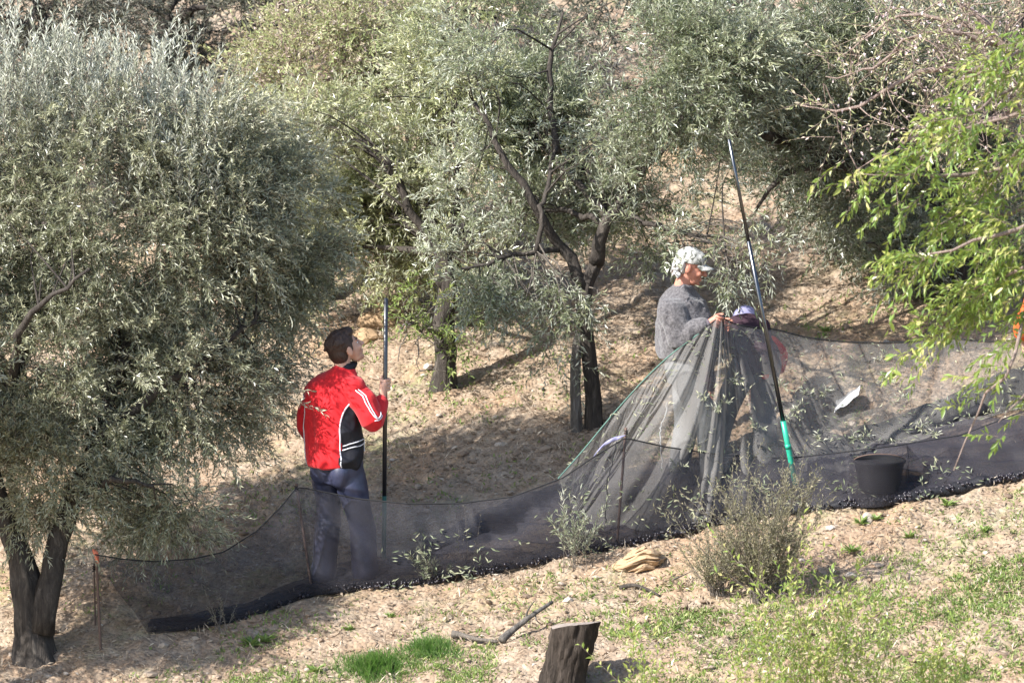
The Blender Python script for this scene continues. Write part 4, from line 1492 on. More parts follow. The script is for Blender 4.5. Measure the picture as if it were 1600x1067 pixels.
for c_ in ((s1, e1, w1), (s2, e2, w2)):
    parts.append(chain(c_, [.046, .036, .028]))
    parts.append(ell(c_[2] - UP * .05, r3 * .016, f3 * .036, UP * .05))
    for i in range(4):
        q = c_[2] - UP * .09 + f3 * (.027 - .018 * i)
        parts.append(chain([q, q - UP * .04, q - UP * .06 - r3 * .015], [.0085, .008, .0065], 8, 3))
    q = c_[2] - UP * .03 + f3 * .04
    parts.append(chain([q, q - UP * .03 + f3 * .02, q - UP * .055 + f3 * .022], [.011, .010, .008], 8, 3))
for c_ in ((h1, k1, a1), (h2, k2, a2)): parts.append(chain(c_, [.075, .052, .036]))
for a_, g_ in ((a1, g1), (a2, g2)): parts.append(ell(np.array([a_[0], a_[1], g_ + .05]) + f3 * .05, f3 * .11, r3 * .035, UP * .03))
me = fuse(parts, .006, .4, 2)
setmats(me, [M_SKINR])
link('body', me, st)
tp_ = [loft([(pel - UP * .09 - f3 * .02, r3 * .165, f3 * .125), (pel + UP * .03 + f3 * .0, r3 * .170, unit(f3 - UP * .4) * .14), (pel + UP * .11 + f3 * .12, r3 * .170, unit(f3 - UP) * .13), (chest, r3 * .185, unit(f3 * .3 - UP) * .135), (neck - f3 * .03, r3 * .08, UP * .075)], 22)]
for c_ in ((s1, e1, w1), (s2, e2, w2)): tp_.append(chain([c_[0] - f3 * .05, c_[1], c_[2] + UP * .05], [.08, .06, .045]))
me = fuse(tp_, .008, 1, 4, 'top')
wrinkle(me, .014, 7, (1, 1, 1), 6, .004)
setmats(me, [M_MAROON])
tpo = link('top', me, st)
V, Fc = chain([pel + r3 * .13 + UP * .10 + f3 * .02, pel + r3 * .19 + UP * .02, pel + r3 * .18 - UP * .08], [.05, .05, .04], 14, 4)
link('vest', new_mesh('vest', np.array(V), Fc, M_REDC, None, True), tpo)
V, Fc = ell(pel + r3 * .02 - UP * .10 - f3 * .12, r3 * .03, f3 * .02, UP * .035, 8)
link('pocket_rag', new_mesh('pocket_rag', np.array(V), Fc, M_REDC, None, True), tpo)
tr = [loft([(pel + UP * .0, r3 * .150, f3 * .11), (pel - UP * .09, r3 * .155, f3 * .11), (pel - UP * .15, r3 * .13, f3 * .09)], 20)]
for c_ in ((h1, k1, a1), (h2, k2, a2)): tr.append(chain([c_[0], c_[1], c_[2]], [.098, .085, .08], 16))
me = fuse(tr, .009, 1, 3, 'trousers')
wrinkle(me, .014, 6, (1, 1, .8), 8, .004)
setmats(me, [M_GREYT])
link('trousers', me, st)
fwd, left, up_, s_ = HFR
V, Fc = ell(HW(-.015, 0, .035), fwd * .106, left * .092, up_ * .092)
link('hat', new_mesh('hat', np.array(V), Fc, M_LILAC, None, True), st)
for a_, g_ in ((a1, g1), (a2, g2)):
    V, Fc = shoe(f3, a_, g_ + .002)
    link('shoe', new_mesh('shoe', np.array(V), Fc, M_SHOE, None, True), st)

# ---------------------------------------------------------------- person at the right edge, mostly outside the frame
YE = 1.15
def PE(px, py, dy=0.0): return np.array(at(px, py, YE + dy))
f4, r4 = unit([-.9, -.3, 0]), unit([-.3, .9, 0])
a1, a2 = PE(1680, 690, .08), PE(1695, 690, -.12)
g1, g2 = float(gz(a1[0], a1[1])), float(gz(a2[0], a2[1]))
a1[2], a2[2] = g1 + .07, g2 + .07
hh = max(g1, g2)
ed = thing('person', Vector((PE(1650, 690)[0], YE, min(g1, g2))), 'person at the right edge showing only an orange sleeve behind green leaves', 'person', 'people harvesting olives')
pel = np.array([PE(1690, 0)[0], YE, hh + .86])
chest, neck = pel + UP * .36 + f4 * .08, pel + UP * .56 + f4 * .12
hc = neck + UP * .13 + f4 * .05
HP, HW, HFR = head_geo(hc, unit(f4 - UP * .3), UP, .97)
h1, h2 = pel + r4 * .085 - UP * .05, pel - r4 * .085 - UP * .05
k1, k2 = (h1 + a1) / 2 + f4 * .05, (h2 + a2) / 2 + f4 * .05
s1, s2 = chest + r4 * .18 + UP * .09, chest - r4 * .18 + UP * .09
w1, w2 = PE(1606, 535, .05), PE(1603, 532, -.1)
e1, e2 = PE(1606, 505, .12), PE(1600, 508, -.16)
parts = HP + [chain([neck - UP * .06, neck, hc - UP * .03], [.06, .055, .052], 14, 4)]
parts.append(loft([(pel - UP * .06, r4 * .15, f4 * .10), (pel + UP * .15, r4 * .14, f4 * .10), (chest, r4 * .165, f4 * .115), (chest + UP * .12, r4 * .15, f4 * .08), (neck, r4 * .06, f4 * .055)]))
for c_ in ((s1, e1, w1), (s2, e2, w2)):
    parts.append(chain(c_, [.048, .038, .028]))
    parts += hand_grip(c_[2] + unit(c_[2] - c_[1]) * .06, unit([.2, .2, .9]), -unit(c_[2] - c_[1]), c_[2], .012, .95)
for c_ in ((h1, k1, a1), (h2, k2, a2)): parts.append(chain(c_, [.075, .055, .038]))
for a_, g_ in ((a1, g1), (a2, g2)): parts.append(ell(np.array([a_[0], a_[1], g_ + .05]) + f4 * .05, f4 * .11, r4 * .035, UP * .03))
me = fuse(parts, .006, .35, 2)
setmats(me, [M_SKIN])
link('body', me, ed)
face_bits(ed, HW, HFR, M_HAIR, M_HAIR)
tp_ = [loft([(pel + UP * .02, r4 * .19, f4 * .14), (pel + UP * .18, r4 * .185, f4 * .14), (chest, r4 * .20, f4 * .145), (chest + UP * .12, r4 * .17, f4 * .105), (neck - UP * .01, r4 * .075, f4 * .07)], 22)]
for c_ in ((s1, e1, w1), (s2, e2, w2)): tp_.append(chain([c_[0], (c_[0] + c_[1]) / 2, c_[1], c_[1] * .25 + c_[2] * .75], [.085, .075, .066, .046]))
me = fuse(tp_, .008, 1, 4, 'jumper')
wrinkle(me, .014, 7, (1, 1, 1), 6, .003)
setmats(me, [M_ORANGE])
link('jumper', me, ed)
tr = [loft([(pel + UP * .06, r4 * .165, f4 * .12), (pel - UP * .05, r4 * .17, f4 * .12), (pel - UP * .12, r4 * .15, f4 * .10)], 20)]
for c_ in ((h1, k1, a1), (h2, k2, a2)): tr.append(chain(c_, [.1, .085, .075], 16))
me = fuse(tr, .01, 1, 3, 'trousers')
setmats(me, [M_GREYT])
link('trousers', me, ed)
fwd, left, up_, s_ = HFR
me = fuse([ell(HW(-.018, 0, .048), fwd * .092, left * .082, up_ * .082), ell(HW(-.045, 0, .0), fwd * .06, left * .075, up_ * .08)], .007, 1, 2, 'hair')
setmats(me, [M_HAIR])
link('hair', me, ed)
for a_, g_ in ((a1, g1), (a2, g2)):
    V, Fc = shoe(f4, a_, g_ + .002)
    link('shoe', new_mesh('shoe', np.array(V), Fc, M_SHOE, None, True), ed)

# ------------------------------------------------------------------ NETS
def interp_curve(P, us):
    P = np.array([tuple(p) for p in P], float)
    return smooth_path(P, 400)[np.clip((np.asarray(us) * 399).astype(int), 0, 399)]


def sheet(name, V, nu, nv, mat, parent):
    i = np.arange(nu * nv).reshape(nv, nu)
    Fq = np.stack([i[:-1, :-1], i[:-1, 1:], i[1:, 1:], i[1:, :-1]], -1).reshape(-1, 4)
    return link(name, new_mesh(name, V.reshape(-1, 3), Fq, mat, None, True), parent)


# where the bucket stands (the wall bulges round it)
_bb = ground(1376, 792)
BKX, BKY = _bb.x, _bb.y + .16
# front net: a low wall hung on stakes, with its foot folded on the ground
BOT = [(232, 990), (300, 985), (380, 968), (450, 944), (490, 930), (560, 922), (640, 918), (700, 908), (760, 897), (830, 884), (900, 870), (960, 858), (1050, 838), (1140, 815), (1230, 803), (1310, 793), (1376, 790), (1430, 780), (1510, 764), (1600, 748), (1700, 735), (1780, 725)]
botw = [ground(x, y, .01) for x, y in BOT]
nu, nv = 520, 40
us = np.linspace(0, 1, nu)
bot = np.stack([np.interp(us, np.linspace(0, 1, len(botw)), [p[k] for p in botw]) for k in range(3)], 1)
bot_px = np.interp(us, np.linspace(0, 1, len(BOT)), [b[0] for b in BOT])
TOP = [(148, 866), (190, 873), (240, 877), (300, 873), (350, 862), (400, 830), (440, 790), (463, 761), (480, 763), (560, 779), (640, 787), (720, 786), (800, 776), (880, 746), (930, 712), (977, 684), (1040, 698), (1130, 711), (1230, 716), (1320, 706), (1400, 696), (1500, 680), (1600, 642), (1700, 620), (1790, 600)]
tpx = np.array([t[0] for t in TOP])
tpy = np.array([t[1] for t in TOP])
topx = np.interp(us, [0, .05, .12, .2, 1], [148, 235, 380, 472, 1790])
# columns meet bottom and top at about the same pixel column, skewed at the left end
topx = np.where(bot_px < 500, 148 + (bot_px - 232) * (480 - 148) / (500 - 232) , bot_px - 20 * np.clip(1 - (bot_px - 500) / 200, 0, 1))
topy = np.interp(topx, tpx, tpy)
leanY = np.interp(topx, [148, 300, 463, 700, 977, 1200, 1400, 1600, 1800], [-.28, -.02, .0, .02, .02, .28, .42, .55, .6])
ybot = bot[:, 1]
Ytop = np.where(topx < 470, np.interp(topx, [148, 463], [ground(158, 1028).y, ground(487, 932).y - .03]), ybot + leanY)
top = np.array([at(x, y, Y_) for x, y, Y_ in zip(topx, topy, Ytop)])
V = np.zeros((nv, nu, 3))
for j in range(nv):
    t = j / (nv - 1)
    sag = math.sin(math.pi * t)
    P = bot * (1 - t) + top * t
    wr = vn2(us * 70 + t * 2.5, np.full(nu, t * 2.2), 5) * .05 + vn2(us * 26, np.full(nu, t * 3), 6) * .06 + vn2(us * 150 + t * 6, np.full(nu, t * 1.5), 8) * .014
    P[:, 1] += (-.05 + wr) * sag + .015 * math.sin(t * 9) * np.sin(us * 60) * sag
    P[:, 2] += vn2(us * 30, np.full(nu, t * 5), 7) * .04 * sag
    dxb = np.abs(P[:, 0] - BKX)
    P[:, 1] = np.where(dxb < .2, np.minimum(P[:, 1], BKY - np.sqrt(np.maximum(.2 ** 2 - dxb ** 2, 0))), P[:, 1])
    V[j] = P
FN = thing('harvest_net', Vector(bot[200]), 'long black harvest net hung as a low wall on rusty stakes', 'net', 'olive harvest nets')
sheet('net_wall', V, nu, nv, M_NET, FN)
mb = MB()
tube(mb, top[::3], .005, 5)
mb.obj('edge_cord', M_BROPE, FN)
# foot of the net: gathered roll
rollP = bot + np.array([0, .02, .012])
n2 = 260
ri = np.linspace(0, nu - 1, n2).astype(int)
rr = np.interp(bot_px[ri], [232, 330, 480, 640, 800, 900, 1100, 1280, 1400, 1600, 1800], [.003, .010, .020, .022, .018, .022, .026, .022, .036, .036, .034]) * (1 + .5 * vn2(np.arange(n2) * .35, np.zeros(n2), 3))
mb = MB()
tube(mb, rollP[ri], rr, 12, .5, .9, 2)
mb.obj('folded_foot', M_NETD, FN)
# part of the net that lies on the ground behind the wall
nv2 = 36
depth = np.interp(bot_px, [232, 490, 640, 760, 900, 1000, 1200, 1400, 1600, 1800], [.12, .22, .45, .9, 1.1, 1.1, .95, .9, .9, .9])
V = np.zeros((nv2, nu, 3))
for j in range(nv2):
    t = j / (nv2 - 1)
    x = bot[:, 0] + .03 * vn2(us * 40, np.full(nu, t * 3), 2)
    y = bot[:, 1] + depth * t * (1 + .12 * vn2(us * 25, np.full(nu, 1.), 9))
    fold = np.abs(vn2(us * 12 + t * 3, t * 7 + us * 30, 11)) * .10 + np.abs(vn2(us * 50 + t * 2, t * 16 + us * 30, 12)) * .04
    V[j] = np.stack([x, y, gz(x, y) + .03 + fold * np.clip(t * 6, 0, 1)], 1)
sheet('ground_sheet', V, nu, nv2, M_NETG, FN)

# lifted net held by the people
TL = [(872, 748, .62), (910, 705, .80), (960, 645, .88), (1010, 590, YO - .22), (1050, 553, YO - .26), (1085, 527, YO - .30), (1108, 508, YO - .30), (1124, 497, YO - .28), (1135, 500, YO - .2), (1150, 507, YO - .1), (1180, 512, YO - .05), (1215, 516, YO + .05), (1260, 527, YO + .1), (1320, 534, YO + .15),
      (1400, 535, YO + .2), (1480, 529, YO + .2), (1550, 534, YO + .1), (1604, 528, 1.1), (1660, 520, 1.1), (1720, 530, 1.1)]
BL = [(885, 775), (900, 800), (925, 815), (960, 820), (1000, 822), (1045, 818), (1085, 812), (1120, 802), (1160, 792), (1200, 778), (1250, 762), (1300, 745), (1350, 722), (1400, 700), (1460, 680), (1520, 660), (1580, 640), (1640, 625), (1700, 610), (1760, 600)]
nu, nv = 420, 70
us = np.linspace(0, 1, nu)
tl = interp_curve([at(*p) for p in TL], us)
blw = interp_curve([ground(x, y, .04) for x, y in BL], np.interp(us, [0, .29, .36, .46, .6, 1], [0, .08, .30, .55, .66, 1]))
V = np.zeros((nv, nu, 3))
gather = np.exp(-((us - .35) / .13) ** 2)
for j in range(nv):
    t = j / (nv - 1)
    P = tl * (1 - t) + blw * t
    # hang: hug the ground further out, belly towards the camera
    belly = np.sin(math.pi * t)
    P[:, 2] -= belly * np.interp(us, [0, .2, .4, .6, 1], [.02, .03, .06, .22, .24])
    ph = us * 2 * math.pi
    f1 = np.abs(np.sin(ph * 9 + 1.5 * np.sin(ph * 3) + t * 1.3)) + .5 * np.abs(np.sin(ph * 23 + 2.4 * np.sin(ph * 5 + t) + t * 2.5)) + .8 * vn2(us * 55 + t * 1.5, np.full(nu, t * 2.5), 14)
    amp = (.02 + .13 * gather) * min(1, t * 2.5 + .15) * (1 - .35 * t)
    P[:, 1] -= f1 * amp
    P[:, 1] += vn2(us * 45 + t * 3, np.full(nu, t * 3), 4) * .07 * belly
    P[:, 2] += vn2(us * 16 + t * 5, t * 9 + us * 14, 5) * .09 * belly * (1 - gather) + vn2(us * 60, t * 14 + us * 40, 6) * .025 * belly
    g = gz(P[:, 0], P[:, 1]) + .035
    P[:, 2] = np.maximum(P[:, 2], g)
    V[j] = P
LN = thing('harvest_net', Vector(blw[200]), 'harvest net coloured as if sunlit, lifted by its far edge and draped in folds from hands', 'net', 'olive harvest nets')
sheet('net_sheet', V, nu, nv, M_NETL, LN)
LNV = V.copy()
mb = MB()
tube(mb, tl[:int(nu * .30):3] + np.array([0, -.012, .004]), .0048, 6)
mb.obj('edge_rope', M_GREENROPE, LN)
mb = MB()
tube(mb, tl[int(nu * .30)::3] + np.array([0, -.006, .002]), .005, 5)
mb.obj('edge_cord', M_BROPE, LN)
# bunch of net in the man's hands
bn = np.array(net_hand)
mb = MB()
for k in range(5):
    e = np.array(at(1115 + k * 7, 560 + 6 * k, YO - .30 + .02 * k))
    tube(mb, smooth_path([bn + np.array([.01 * k, 0, .035]), bn + np.array([.008 * k, -.01, -.02]), e], 7), np.linspace(.012, .004, 7), 7, .5, .3, k)
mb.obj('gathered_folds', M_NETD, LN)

# heap of dark folds on the right, also standing in for a crown's shadow band
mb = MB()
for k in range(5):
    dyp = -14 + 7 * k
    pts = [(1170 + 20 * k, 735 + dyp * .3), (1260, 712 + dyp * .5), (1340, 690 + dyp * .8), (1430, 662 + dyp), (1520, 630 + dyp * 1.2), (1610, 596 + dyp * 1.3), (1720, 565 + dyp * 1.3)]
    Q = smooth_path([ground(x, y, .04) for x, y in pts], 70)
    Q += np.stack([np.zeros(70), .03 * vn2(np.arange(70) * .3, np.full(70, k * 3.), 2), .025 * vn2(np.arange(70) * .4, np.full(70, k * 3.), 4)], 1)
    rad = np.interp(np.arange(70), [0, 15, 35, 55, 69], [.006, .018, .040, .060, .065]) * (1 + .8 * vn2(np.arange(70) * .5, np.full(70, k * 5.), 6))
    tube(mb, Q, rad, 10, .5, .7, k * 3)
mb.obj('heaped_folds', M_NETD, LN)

# black olives gathered in the foot of the net
ol_n = 1500
ub = rng.choice(len(bot_px), ol_n, p=(lambda w: w / w.sum())(np.interp(bot_px, [232, 540, 560, 760, 800, 940, 1030, 1150, 1180, 1290, 1380, 1600, 1800], [0, .2, 1, .9, .15, .2, 1, .9, .2, .2, 1, 1, 0])))
ico = bmesh.new()
bmesh.ops.create_icosphere(ico, subdivisions=1, radius=1)
iv = np.array([v.co for v in ico.verts])
ifc = np.array([[v.index for v in f.verts] for f in ico.faces])
ico.free()
pos = bot[ub] + np.stack([rng.normal(0, .01, ol_n), rng.normal(.01, .022, ol_n), rng.uniform(.01, .05, ol_n)], 1)
sc = rng.uniform(.0075, .0115, ol_n)
V = (pos[:, None] + iv[None] * sc[:, None, None] * np.array([1, 1, 1.25])).reshape(-1, 3)
Fi = (np.arange(ol_n)[:, None, None] * len(iv) + ifc[None]).reshape(-1, 3)
o = link('picked_olives', new_mesh('picked_olives', V, Fi, M_OLIVEF, None, True), None, bot[200])
tag(o, 'rows of black olives gathered along the foot of the net', 'olives', None, 'stuff')

# ------------------------------------------------------------------ stakes, poles, cords
def stake(pt_, pb_, label, tape=False, r=.0085):
    b = ground(*pb_, -.05)
    tpt = at(*pt_, b.y if len(pt_) == 2 else pt_[2])
    t = thing('stake', b, label, 'stake', 'rusty stakes holding up the net')
    mb = MB()
    P = np.linspace(b, tpt, 40)
    tube(mb, P, r * (1 + .12 * (np.arange(40) % 2)), 8)
    mb.obj('rod', M_REBAR, t)
    mb = MB()
    u = np.linspace(0, 12, 60)
    c = np.array(tpt)
    tube(mb, np.stack([c[0] + .011 * np.cos(u * 2), c[1] + .011 * np.sin(u * 2), c[2] - .02 - .03 * u / 12 + .004 * np.sin(u)], 1), .0035, 5)
    mb.obj('tie', M_TAPE if tape else M_BROPE, t)
    if tape:
        V, Fc = loft([(c + np.array([-.02, 0, .02]), np.array([.006, 0, 0]), np.array([0, .004, 0])), (c + np.array([-.005, -.01, .005]), np.array([.018, 0, 0]), np.array([0, .012, 0])), (c + np.array([.006, -.012, -.025]), np.array([.016, 0, .004]), np.array([0, .011, 0])), (c + np.array([.015, -.012, -.075]), np.array([.007, 0, 0]), np.array([0, .004, 0]))], 10)
        link('tape', new_mesh('tape', np.array(V), Fc, M_TAPE, None, True), t)
    return t


stake((150, 862), (158, 1028), 'rusty stake tipped with orange tape at the left end of the net', True)
stake((147, 880), (149, 985), 'thin rusty prop behind the orange taped stake', False, .005)
stake((463, 755), (489, 932), 'slanting rusty stake beside the young man\'s left leg')
stake((978, 668), (963, 866), 'straight rusty stake at the peak of the net wall')

# leaning long pole
la_, lb_ = np.array(at(1240, 742, ground(1240, 775).y)), np.array(at(1139, 218, .35))
lp_t = thing('pole', la_, 'long black pole with green grip leaning into the olive crown', 'pole', 'olive beating poles')
m1, m2 = la_ + (lb_ - la_) * .16, la_ + (lb_ - la_) * .70
mb = MB()
tube(mb, [m1, (m1 + m2) / 2, m2], [.0150, .0142, .0135], 14)
mb.obj('shaft', M_ALU, lp_t)
mb = MB()
tube(mb, [m2 - (m2 - m1) * .02, (m2 + lb_) / 2, lb_], [.0128, .0115, .0105], 12)
mb.obj('upper_shaft', M_ALU, lp_t)
mb = MB()
tube(mb, [la_ - (lb_ - la_) * .05, la_, (la_ + m1) / 2, m1 + (m1 - la_) * .02], [.017, .0185, .0190, .0190], 14)
mb.obj('grip', M_POLEG, lp_t)
mb = MB()
c_ = (la_ + m1) / 2
tube(mb, [c_, c_ + (m1 - la_) * .08], .0215, 14)
mb.obj('collar', M_POLEG, lp_t)

# cords on the net
def cord(pts, r, mat, label, name='cord'):
    P = smooth_path(pts, 36)
    P[1:-1] += rng.normal(0, .003, (34, 3))
    mb = MB()
    tube(mb, P, r, 6)
    o = mb.obj(name, mat, None, P[-1])
    return tag(o, label, 'cord')


yw = ground(970, 858).y
cord([at(964, 690, yw - .06), at(958, 712, yw - .08), at(954, 735, yw - .10), at(948, 752, yw - .12), at(949, 775, yw - .12), at(946, 800, yw - .12), at(947, 818, yw - .12)], .0042, M_BROPE, 'knotted black cord hanging on the net wall left of the middle stake')
cord([at(1042, 628, YO - .42), at(1040, 648, YO - .44), at(1032, 670, YO - .44), at(1033, 705, YO - .46), at(1036, 742, YO - .46)], .0045, M_WROPE, 'white cord hanging down the lifted net below the older man')
# lilac cloth at the middle stake
V, Fc = [], []
pts = [(928, 712), (940, 698), (955, 688), (968, 684), (977, 680)]
mbq = MB()
Pq = smooth_path([at(x, y, yw - .04) for x, y in pts], 14)
rings = []
for i, q in enumerate(Pq):
    w = .005 + .015 * math.sin(math.pi * min(1, (i + 1) / 13))
    rings.append((q + np.array([0, .004 * math.sin(i * 1.7), 0]), np.array([w * .5, 0, w]), np.array([0, .006, 0])))
V, Fc = loft(rings, 10)
o = link('cloth_strip', new_mesh('cloth_strip', np.array(V), Fc, M_LILAC, None, True), None, Pq[7])
tag(o, 'lilac plastic strip tied to the net at the middle stake', 'cloth')

# bucket behind the net wall
bkt = np.array([BKX, BKY, float(gz(BKX, BKY)) + .04])
hb = .24
bt = thing('bucket', Vector(bkt), 'black bucket standing behind the net wall on the right', 'bucket')
X1, Y1_ = np.array([1., 0, 0]), np.array([0, 1., 0])
hb = .21
rings = [(bkt + UP * h, X1 * r, Y1_ * r) for h, r in ((0, .13), (.01, .136), (hb * .6, .158), (hb * .9, .170), (hb * .92, .178), (hb, .18), (hb + .004, .174), (hb * .9, .163), (.03, .128), (.02, .001))]
V, Fc = loft(rings, 32)
link('shell', new_mesh('shell', np.array(V), Fc, M_BUCKET, None, True), bt)
mb = MB()
a = np.linspace(0, math.pi, 20)
tube(mb, np.stack([bkt[0] + .178 * np.cos(a), bkt[1] - .06 * np.sin(a), bkt[2] + hb * .95 + .06 * np.sin(a)], 1), .004, 6)
mb.obj('handle', M_REBAR, bt)

# sheet of white plastic on the lifted net
c0 = [at(1300, 636, 0), at(1340, 602, 0)]
def on_net(px, py):
    """nearest lifted net vertex to a photo pixel"""
    Vn = LNV.reshape(-1, 3)
    d = Vn - np.array(CAM)
    zc_ = d[:, 1] * _cp - d[:, 2] * _sp
    sx_ = 800 + d[:, 0] / zc_ * FPX
    sy_ = 533.5 - (d[:, 1] * _sp + d[:, 2] * _cp) / zc_ * FPX
    i = np.argmin((sx_ - px) ** 2 + (sy_ - py) ** 2)
    return Vn[i]


pc = on_net(1324, 622)
m_ = 9
V, Fc = [], []
for j in range(m_):
    for i in range(m_):
        u_, v_ = i / (m_ - 1) - .5, j / (m_ - 1) - .5
        p = np.array([u_ * .17 + v_ * .02, v_ * .12, 0.0])
        x, y = pc[0] + p[0], pc[1] + p[1]
        z = pc[2] + .0 + p[0] * .75 * 1.0 + p[1] * .33 + .025 * vn2(u_ * 5 + 3, v_ * 5, 2) + .012 * vn2(u_ * 14, v_ * 14, 5)
        V.append((x, y - .02, z))
for j in range(m_ - 1):
    for i in range(m_ - 1):
        a = j * m_ + i
        Fc.append((a, a + 1, a + m_ + 1, a + m_))
V2 = [(x, y, z - .003) for x, y, z in V]
Fc2 = [tuple(reversed([i + len(V) for i in f])) for f in Fc]
o = link('plastic_sheet', new_mesh('plastic_sheet', np.array(V + V2), Fc + Fc2, M_PAPER, None, False), None, pc)
tag(o, 'crumpled white plastic scrap lying on the lifted net', 'plastic scrap')

# sprigs fallen on the nets
SPR = [(1218, 607), (1245, 640), (1262, 618), (1290, 612), (1335, 690), (1350, 686), (1280, 690), (1120, 640), (1085, 700), (1130, 632), (1180, 672), (1440, 668), (1460, 690), (1380, 562), (1385, 600), (1230, 655), (1410, 625), (1150, 600), (1060, 735), (1100, 622)]
sprm = []
for k in range(4):
    n = 5
    Pp = np.zeros((n, 3))
    Pp += rng.normal(0, .01, (n, 3))
    Dd = unit(np.stack([rng.normal(0, 1, n), rng.normal(0, .5, n), rng.uniform(.05, .5, n)], 1))
    V, Ft, r = leaf_mesh(*twig_leaves(Pp, Dd, rng.uniform(.04, .10, n), 6, .05, .013, .2, .8, 0, np.full(n, .55)))
    sprm.append(new_mesh('olive_sprig', V, Ft, M_FALLEN, r))
for i, (x, y) in enumerate(SPR):
    q = on_net(x, y)
    o = bpy.data.objects.new('olive_sprig', sprm[i % 4])
    COL.objects.link(o)
    o.location = Vector(q) + Vector((0, -.02, .015))
    o.rotation_euler = (0, rng.uniform(-.3, .3), rng.uniform(0, 6.28))
    o.scale = (.75,) * 3
    tag(o, 'small broken olive sprig lying on the lifted net', 'sprig', 'broken sprigs on the lifted net')

# loose leaves on the front net
n = 1500
k = rng.integers(0, len(bot_px), n)
ok = (bot_px[k] > 600)
k = k[ok]
n = len(k)
t = rng.random(n) ** 1.3
P = bot[k] * (1 - t[:, None] * .7) + top[k] * (t[:, None] * .7)
P[:, 1] -= .085
keep = vn2(P[:, 0] * 5, P[:, 2] * 9, 3) > .02
P = P[keep]
n = len(P)
D = unit(np.stack([rng.normal(0, 1, n), rng.normal(0, .4, n), rng.normal(.2, .6, n)], 1))
V, Ft, r = leaf_mesh(P, D, rng.normal(0, .4, (n, 3)) + np.array([0, -1, .4]), rng.uniform(.03, .055, n), rng.uniform(.009, .013, n), rng.random(n))
o = link('fallen_leaves', new_mesh('fallen_leaves', V, Ft, M_FALLEN, r), None, P[0])
tag(o, 'loose olive leaves caught on the black net wall', 'leaves', None, 'stuff')
n = 900
k = rng.integers(0, nu * nv, n)
P = LNV.reshape(-1, 3)[k] + np.array([0, -.015, .012])
D = unit(np.stack([rng.normal(0, 1, n), rng.normal(0, .4, n), rng.normal(.1, .6, n)], 1))
V, Ft, r = leaf_mesh(P, D, rng.normal(0, .4, (n, 3)) + np.array([0, -.4, 1]), rng.uniform(.025, .05, n), rng.uniform(.008, .012, n), rng.random(n))
o = link('fallen_leaves', new_mesh('fallen_leaves', V, Ft, M_FALLEN, r), None, P[0])
tag(o, 'loose olive leaves scattered over the lifted net', 'leaves', None, 'stuff')

# ------------------------------------------------------------------ ground things
def rock_mesh(seed, mat, r=.5, sub=2, flat=.6, rough=.5):
    bm = bmesh.new()
    bmesh.ops.create_icosphere(bm, subdivisions=sub, radius=1)
    V = np.array([v.co for v in bm.verts])
    Fc = [tuple(v.index for v in f.verts) for f in bm.faces]
    bm.free()
    V = V * (1 + rough * vn3(V * 1.3 + seed * 3.1)[:, None] + .25 * vn3(V * 3 + seed)[:, None])
    V[:, 2] *= flat
    return new_mesh('stone', V, Fc, mat, np.full(len(V), r), False)


# tan rock near the middle stake
rb = ground(1000, 884)
rk_ = rock_mesh(5, M_OCHRE, .5, 4, 1.0, .7)
Vr = get_co(rk_)
Vr[:, 0] *= .17
Vr[:, 1] *= .11
Vr += .12 * np.stack([vn3(Vr * 9), vn3(Vr * 9 + 9), vn3(Vr * 9 + 5)], 1) * .45
Vr[:, 2] *= .075
Vr[:, 2] += .17 * Vr[:, 0] + .02 + .04 * np.clip(1 - np.abs(Vr[:, 0] - .03) / .15, 0, 1)
Vr += np.array(rb)
rk_.vertices.foreach_set('co', Vr.astype(np.float32).ravel())
o = link('rock', rk_, None, rb)
tag(o, 'tan ochre rock lying in front of the middle stake', 'rock')
# earth bank rocks at the back
for (x, y, s, lab) in ((622, 486, .16, 'ochre boulder on the earth bank behind the black pole'), (590, 505, .13, 'ochre boulder on the bank behind the young man\'s head'), (575, 530, .11, 'low ochre boulder nearest the young man\'s face')):
    b = ground(x, y)
    mm = rock_mesh(x * .1, M_OCHRE, rng.random() * .6, 3, .75)
    o = link('rock', mm)
    o.location = b
    o.scale = (s * 1.3, s, s)
    tag(o, lab, 'rock')

# stump
sb = ground(874, 1092, -.05)
Ys = sb.y
st_t = thing('tree_stump', sb, 'dark sawn tree stump at the bottom edge of the picture', 'tree stump')
c0, c1 = np.array(sb), np.array(at(900, 975, Ys))
n = 40
P = np.linspace(c0, c1, n)
sd = 60
th = np.arange(sd) * 2 * math.pi / sd
V = []
for i, q in enumerate(P):
    u = i / (n - 1)
    rad = .135 + .03 * u + .06 * math.exp(-u * 6)
    ridge = .22 * vn2(np.cos(th) * 2.2 + 7, np.sin(th) * 2.2 + u * 1.2, 3) - .30 * np.abs(vn2(np.cos(th) * 6, np.sin(th) * 6 + u * 2.6, 4)) + .16 * vn2(np.cos(th) * 9, np.sin(th) * 9 + u * 7, 5) + .1
    rr = rad * (1 + ridge - .08)
    zt = (.03 * np.sin(th * 1 + 2.4) + .02 * vn2(np.cos(th) * 3, np.sin(th) * 3, 9)) * u
    V += list(np.stack([q[0] + rr * np.cos(th), q[1] + rr * np.sin(th), q[2] + zt], 1))
Fc = []
for i in range(n - 1):
    for j in range(sd):
        k = (j + 1) % sd
        Fc.append((i * sd + j, i * sd + k, (i + 1) * sd + k, (i + 1) * sd + j))
link('bark', new_mesh('bark', np.array(V), Fc, M_STUMP, None, True), st_t)
topring = np.array(V[-sd:])
Vt = list(topring) + list(c1 + (topring - c1) * .5 + UP * .006) + [c1 + UP * .010]
Ft_ = []
for j in range(sd):
    k = (j + 1) % sd
    Ft_ += [(j, k, sd + k, sd + j), (sd + j, sd + k, 2 * sd)]
M_CUT = cloth_mat('weathered_cut_wood', (.34, .29, .25), (.17, .14, .12), .9, 45, .1)
